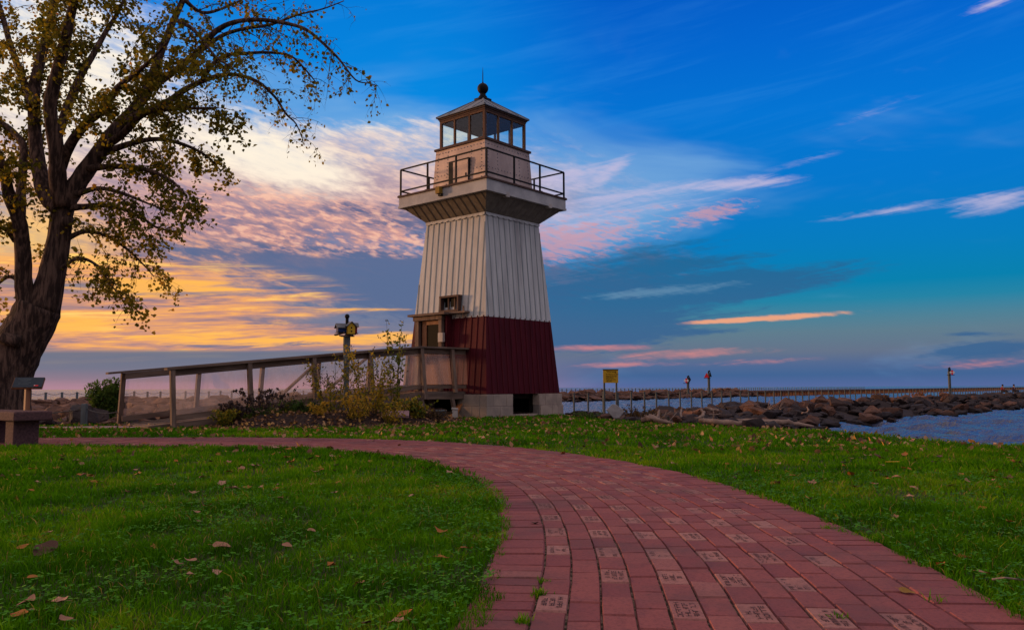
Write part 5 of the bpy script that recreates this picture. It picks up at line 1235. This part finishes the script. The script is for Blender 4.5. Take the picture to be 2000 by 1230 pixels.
inl = lambda x, y, m=0.05: float(poly_sdf(np.array([x]), np.array([y]), LAWN)[0]) < m
def s_left():
    while True:
        y = rnd.uniform(14.9, 21); x = rnd.uniform(-.64*y, -.36*y)
        if not inl(x, y, .35): return x, y
rocks_individual(scatter(80, s_left, .30, .66, .80), 'brown angular rock heaped along the shore left of the ramp', 'rocks heaped along the left shore')
def s_right_zone(y0, y1):
    while True:
        y = rnd.uniform(y0, y1); x = y*rnd.uniform(.068, .378)
        if not inl(x, y, .12) and float(poly_sdf(np.array([x]), np.array([y]), JETTY)[0]) < -.1: return x, y
near_cut = lambda x, y: .74+.26*min(1, max(0, (x/y-.12)/.10))
s_right_near = lambda: s_right_zone(12.2, 18.5)
s_right_far = lambda: s_right_zone(18.0, 34)
rocks_individual(scatter(40, s_right_near, .24, .42, .55, 40, near_cut)+scatter(75, s_right_far, .42, .80, .5, 40, near_cut), 'dark brown angular boulder piled between the lawn edge and the channel right of the lighthouse', 'boulders beside the lighthouse lawn')
def s_jet():
    while True:
        t = rnd.uniform(6, 60); o = rnd.uniform(.3, 8.2); q = Np(t, o)
        if not inl(*q, .3): return q
rocks_individual(scatter(104, s_jet, .65, 1.15, .5), 'reddish brown boulder on the long jetty slope above the near water', 'boulders along the jetty slope')
rocks_stuff(scatter(260, s_right_near, .18, .36, .42, 14, near_cut)+scatter(330, s_right_far, .28, .62, .45, 12, near_cut)+scatter(420, lambda: Np(rnd.uniform(4, 62), rnd.uniform(-.5, 8.4)), .4, .85, .40, 10)+scatter(520, lambda: Np(rnd.uniform(55, 165), rnd.uniform(-1, 8.4)), .6, 1.15, .42, 10), 'jetty_rubble', 'far brown boulders heaped along the outer jetty')
rocks_stuff(scatter(420, lambda: Fp(rnd.uniform(20, 129), rnd.uniform(-1, 7.2)), .9, 2.0, .6, 8), 'breakwater_rubble', 'brown rocks of the far breakwater across the channel')
def s_mid():
    while True:
        y = rnd.uniform(20, 66); x = rnd.uniform(-.66*y, -.10*y)
        if not inl(x, y, .5) and float(poly_sdf(np.array([x]), np.array([y]), LEFTBANK)[0]) < 0: return x, y
rocks_stuff(scatter(420, s_mid, .5, 1.2, .85, 8), 'shore_rubble', 'rocky shore between the ramp and the lake fence')
def slab_rock():
    c = P(1203, 803, 16.8); mb = MB(); k = 16.8/1600
    poly = [Vector((x*k, 0, z*k)) for x, z in ((-18, 2), (-6, 14), (2, 13), (17, 0), (6, -13), (-5, -14))]
    mb.prism(poly, (0, .07, .02)); me = mb.mesh('stone_slab', mat('grey_slab', (.27, .24, .235), (.2, .175, .17), .9, 8, bump=.3)); recalc(me)
    o = obj('stone_slab', me, None, (c.x, c.y, c.z), bevel=.01); o.rotation_euler = (R(-14), 0, 0); tag(o, 'flat pale grey stone slab propped on edge below the warning sign', 'stone')
slab_rock()

# ------------------------------------------------------------------ driftwood
def log(name, pts, rad, label, n=10, jit=.14, stubs=0):
    mb = MB(); q = []; r_ = []
    for i in range(len(pts)-1):
        for k in range(5): t = k/5; q.append(Vector(pts[i]).lerp(Vector(pts[i+1]), t)+Vector((rnd.gauss(0, .006), rnd.gauss(0, .006), rnd.gauss(0, .006)))); r_.append(rad[i]+(rad[i+1]-rad[i])*t)
    q.append(Vector(pts[-1])); r_.append(rad[-1]); mb.tube(q, r_, n, jit=jit)
    for _ in range(stubs):
        i = rnd.randrange(2, len(q)-1); mb.tube([q[i], q[i]+Vector((rnd.gauss(0, .12), rnd.gauss(0, .12), rnd.uniform(.05, .2)))], [r_[i]*.3, r_[i]*.12], 6)
    return tag(obj(name, mb.mesh(name, M['drift'], True)), label, 'driftwood')
W = lambda px, py, Y: tuple(P(px, py, Y))
log('driftwood_log', [W(1366, 820, 13.9), W(1400, 824, 13.7), W(1450, 828, 13.5), W(1505, 830, 13.4)], [.035, .05, .046, .035], 'long pale driftwood log lying at the lawn edge', stubs=2)
log('driftwood_log', [W(1425, 821, 14.2), W(1480, 822, 14.1), W(1540, 825, 14.0), W(1590, 833, 13.8)], [.03, .05, .045, .02], 'grey weathered log lying just behind the long pale one')
log('driftwood_stump', [W(1253, 820, 15.0), W(1270, 816, 14.9), W(1290, 822, 14.8), W(1315, 825, 14.7)], [.045, .062, .045, .02], 'pale gnarled driftwood root at the lawn edge', n=12, jit=.3, stubs=6)
log('driftwood_branch', [W(1282, 818, 15.0), W(1286, 810, 15.1), W(1288, 800, 15.2)], [.035, .028, .012], 'short upright tan driftwood spike on the gnarled root')
log('driftwood_branch', [W(1358, 818, 15.0), W(1372, 813, 15.1), W(1375, 806, 15.2), W(1369, 799, 15.3)], [.025, .03, .028, .02], 'bent grey driftwood limb behind the left end of the long log')
log('driftwood_branch', [W(1332, 795, 17), W(1329, 808, 16.6), W(1334, 824, 16.2)], [.015, .022, .02], 'thin white driftwood pole leaning in the rocks')
log('driftwood_branch', [W(1378, 797, 18), W(1390, 800, 17.9), W(1404, 801, 17.8)], [.035, .04, .03], 'stubby tan driftwood piece lying across the boulders')
log('driftwood_branch', [W(1566, 806, 19), W(1576, 805, 19), W(1580, 801, 19), W(1576, 794, 19.1)], [.02, .022, .02, .012], 'hooked white driftwood stick on the dark boulders')
log('driftwood_branch', [W(1384, 809, 16.5), W(1396, 810, 16.5), W(1408, 808, 16.4)], [.015, .018, .012], 'flat pale stick beneath the stubby tan piece')
def dead_twigs(px, py, Y, label, n, L):
    mb = MB(); c = P(px, py, Y)
    for _ in range(n):
        d = Vector((rnd.gauss(0, 1), rnd.gauss(0, .6), rnd.uniform(.1, 1))).normalized(); mb.tube([c, c+d*L*.5+Vector((0, 0, rnd.gauss(0, .02))), c+d*L*rnd.uniform(.7, 1.1)], [.014, .009, .003], 5)
    tag(obj('dead_branches', mb.mesh('dead_branches', M['drift'])), label, 'branches')
dead_twigs(1500, 800, 20, 'tangle of pale dead branches on the boulders', 10, .32)
dead_twigs(1522, 798, 21, 'second tangle of pale branches further along the boulders', 8, .26)

# ------------------------------------------------------------------ shrubs on the rocks
def rplant(px, Y, *a, **k): x, y = px_xy(px, Y); return plant(*a[:3], x, y, *a[3:], **k)
rplant(1255, 17.5, 'bush', 'brown twiggy bush with reddish leaves beside the grey slab', 'bush', .48, 50, .38, M['autumnleaf'], .045, 26, tone=.3, lean=.5, stem='dk', aspect=.6)
rplant(1300, 18.5, 'bush', 'dark green leaning weeds behind the gnarled driftwood', 'bush', .34, 26, .30, M['shrubleaf'], .05, 20, tone=.2, lean=.7, stem='dk')
rplant(1350, 22, 'bush', 'rusty low brush in the rocks behind the white pole', 'bush', .30, 40, .45, M['autumnleaf'], .05, 16, tone=.25, lean=.6, stem='dk')
rplant(1430, 22, 'bush', 'yellow green tuft growing among the boulders', 'bush', .30, 22, .25, M['gold'], .055, 20, tone=.4, lean=.5)
rplant(1500, 26, 'bush', 'olive weeds along the boulder crest', 'bush', .36, 30, .5, M['gold'], .06, 22, tone=.2, lean=.6)
rplant(1160, 17.6, 'bush', 'green weeds at the foot of the rocks below the warning sign', 'bush', .16, 30, .45, M['shrubleaf'], .05, 16, tone=.8, lean=.8)
rplant(1794, 64, 'bush', 'small orange autumn bush on the jetty crest', 'bush', .75, 30, .5, M['autumnleaf'], .10, 30, tone=.9, lean=.3, aspect=.7)
rplant(1316, 112, 'bush', 'small dark green evergreen on the far breakwater', 'bush', 1.6, 30, .7, M['shrubleaf'], .22, 40, tone=.3, lean=.1)
rplant(1515, 175, 'bare_tree', 'round leafless tree standing on the far pier', 'tree', 3.4, 60, 1.7, M['autumnleaf'], .16, 24, tone=.2, lean=.2, stem='dk')
rplant(205, 17.2, 'bush', 'rounded dark green bush growing left of the ramp start', 'bush', 1.10, 70, .27, M['shrubleaf'], .080, 95, tone=.75, lean=.2, bottom=.0)
rplant(178, 17.0, 'bush', 'low olive weeds at the foot of the rounded green bush', 'bush', .26, 30, .4, M['gold'], .05, 22, tone=.25, lean=.7)
rplant(100, 22, 'bush', 'low yellow green shrub on the rocks behind the bollard', 'bush', .32, 50, .75, M['gold'], .06, 26, tone=.28, lean=.8)
rplant(134, 24, 'bush', 'bare brown twigs standing above the shore rocks', 'bush', .45, 26, .3, M['autumnleaf'], .04, 5, tone=.1, lean=.5, stem='dk')
rplant(312, 28, 'bush', 'bare brown twigs on the shore seen through the ramp panels', 'bush', .55, 30, .4, M['autumnleaf'], .05, 5, tone=.1, lean=.5, stem='dk')

# ------------------------------------------------------------------ fences and pier
def fence(name, label, p, top, bot, r, k0, k1, n_ind, step, sag, square, vis=lambda k: True):
    T = thing(name, label, 'fence', (*p(k0*step), 0)); L0 = Vector(T.location)
    mb = MB()
    if square: mb.box((0, 0, (top+bot)/2), (r*2, r*2, top-bot))
    else: mb.tube([(0, 0, bot), (0, 0, top)], r, 8)
    pm = mb.mesh('post', M['galv'] if not square else M['post']); rest = MB(); cnt = 0
    for k in range(k0, k1):
        q = Vector((*p(k*step), 0))+Vector((rnd.gauss(0, .02), rnd.gauss(0, .02), rnd.gauss(0, .015)))
        if cnt < n_ind and vis(k): obj('post', pm, T, q-L0); cnt += 1
        else: rest.tube([q-L0+Vector((0, 0, bot)), q-L0+Vector((0, 0, top))], r, 5)
    if rest.f: tag(obj('far_posts', rest.mesh('far_posts', M['galv']), T), kind='stuff')
    rp = MB(); s1 = min(k1, k0+130)
    for k in range(k0, s1):
        a, b_ = Vector((*p(k*step), top-.06))-L0, Vector((*p((k+1)*step), top-.06))-L0
        rp.tube([a.lerp(b_, i/4)-Vector((0, 0, sag*4*(i/4)*(1-i/4))) for i in range(5)], .018 if square else .008, 4, cap=False)
    obj('rope', rp.mesh('rope', M['rope']), T)
fence('lake_fence', 'long row of grey posts joined by sagging rope along the far breakwater', lambda t: Fp(t, 0), .47, -.62, .065, -5, 190, 100, 1.14, .16, True)
fence('jetty_fence', 'row of thin steel posts running along the near jetty to the right', lambda t: Np(t, 0),   .44, -.95, .040, -3, 120, 100, 1.14, .05, False)
def build_pier():
    T = thing('pier', 'long straight pier with a sheet pile wall coloured sunlit orange across the channel', 'pier', (*Fp(126), 0)); L0 = Vector(T.location)
    mb = MB(); t = 126.0; prof = []
    while t < 520:
        for dt, o in ((0, 7.0), (.5, 7.0), (.7, 7.35), (1.2, 7.35), (1.4, 7.0)): prof.append(Fp(t+dt, o))
        t += 1.4
    vs = [(x-L0.x, y-L0.y, -1.9) for x, y in prof]+[(x-L0.x, y-L0.y, -.36) for x, y in prof]; n = len(prof)
    mb.add(vs, [(i, i+1, n+i+1, n+i) for i in range(n-1)]); a, b_ = Vector((*Fp(126), 0))-L0, Vector((*Fp(126, 7), 0))-L0
    mb.add([a+Vector((0, 0, -1.9)), b_+Vector((0, 0, -1.9)), b_+Vector((0, 0, -.36)), a+Vector((0, 0, -.36))], [(0, 1, 2, 3)])
    obj('sheet_pile_wall', mb.mesh('sheet_pile_wall', M['sunlit_pile']), T)
    mb = MB(); c0, c1 = Vector((*Fp(125.5, 3.5), -.23))-L0, Vector((*Fp(520, 3.5), -.23))-L0; mb.beam(c0, c1, 8.0, .26); obj('cap_slab', mb.mesh('cap_slab', M['cap']), T)
build_pier()

# ------------------------------------------------------------------ two people sitting far out on the jetty
def person(px, Y, label, jc, lc):
    q = P(px, 765, Y); zs = P(px, 764.5, Y).z
    T = thing('person', label, 'person', (q.x, Y, zs), R(25))
    J = {'pel': (0, 0, .10, .14), 'che': (0, .04, .42, .15), 'nec': (0, .02, .60, .06), 'hea': (0, -.01, .76, .10), 'lsh': (-.19, .03, .52, .065), 'lel': (-.25, -.08, .28, .05), 'lha': (-.14, -.28, .22, .04), 'rsh': (.19, .03, .52, .065), 'rel': (.25, -.08, .28, .05), 'rha': (.14, -.28, .22, .04),
         'lhi': (-.10, -.03, .08, .10), 'lkn': (-.14, -.45, .14, .07), 'lan': (-.12, -.50, -.28, .045), 'lto': (-.12, -.66, -.32, .04), 'rhi': (.10, -.03, .08, .10), 'rkn': (.14, -.45, .14, .07), 'ran': (.12, -.50, -.28, .045), 'rto': (.12, -.66, -.32, .04)}
    def skin(name, edges, k, m, par):
        nm = list(dict.fromkeys(x for e in edges for x in e)); me = bpy.data.meshes.new(name); me.from_pydata([J[x][:3] for x in nm], [(nm.index(a), nm.index(b)) for a, b in edges], []); me.materials.append(m)
        o = obj(name, me, par); md = o.modifiers.new('skin', 'SKIN')
        for i, x in enumerate(nm): me.skin_vertices[0].data[i].radius = (J[x][3]*k,)*2
        me.skin_vertices[0].data[0].use_root = True; sd = o.modifiers.new('sub', 'SUBSURF'); sd.levels = 1; sd.render_levels = 1; return o
    arms = [('che', 'lsh'), ('lsh', 'lel'), ('lel', 'lha'), ('che', 'rsh'), ('rsh', 'rel'), ('rel', 'rha')]; legs = [('pel', 'lhi'), ('lhi', 'lkn'), ('lkn', 'lan'), ('lan', 'lto'), ('pel', 'rhi'), ('rhi', 'rkn'), ('rkn', 'ran'), ('ran', 'rto')]
    skinm = mat('skin', (.30, .17, .12), None, .6)
    skin('body', [('pel', 'che'), ('che', 'nec'), ('nec', 'hea')]+arms+legs, 1.0, skinm, T)
    skin('jacket', [('pel', 'che')]+arms[0:2]+arms[3:5]+[('lel', 'lha')], 1.18, mat('jacket', jc, None, .8), T); skin('trousers', legs[:3]+legs[4:7], 1.14, mat('trousers', lc, None, .8), T)
    mb = MB(); mb.lathe([(.085, .70), (.108, .78), (.09, .86), (.01, .885)], 12, (0, .015, 0)); obj('hair', mb.mesh('hair', mat('hair', (.02, .014, .01)), True), T)
person(1959, 100, 'person in a red jacket sitting far out on the jetty rocks', (.22, .015, .02), (.02, .02, .03))
person(1981, 98, 'person in a dark purple jacket sitting at the far right of the jetty', (.035, .015, .04), (.02, .02, .03))
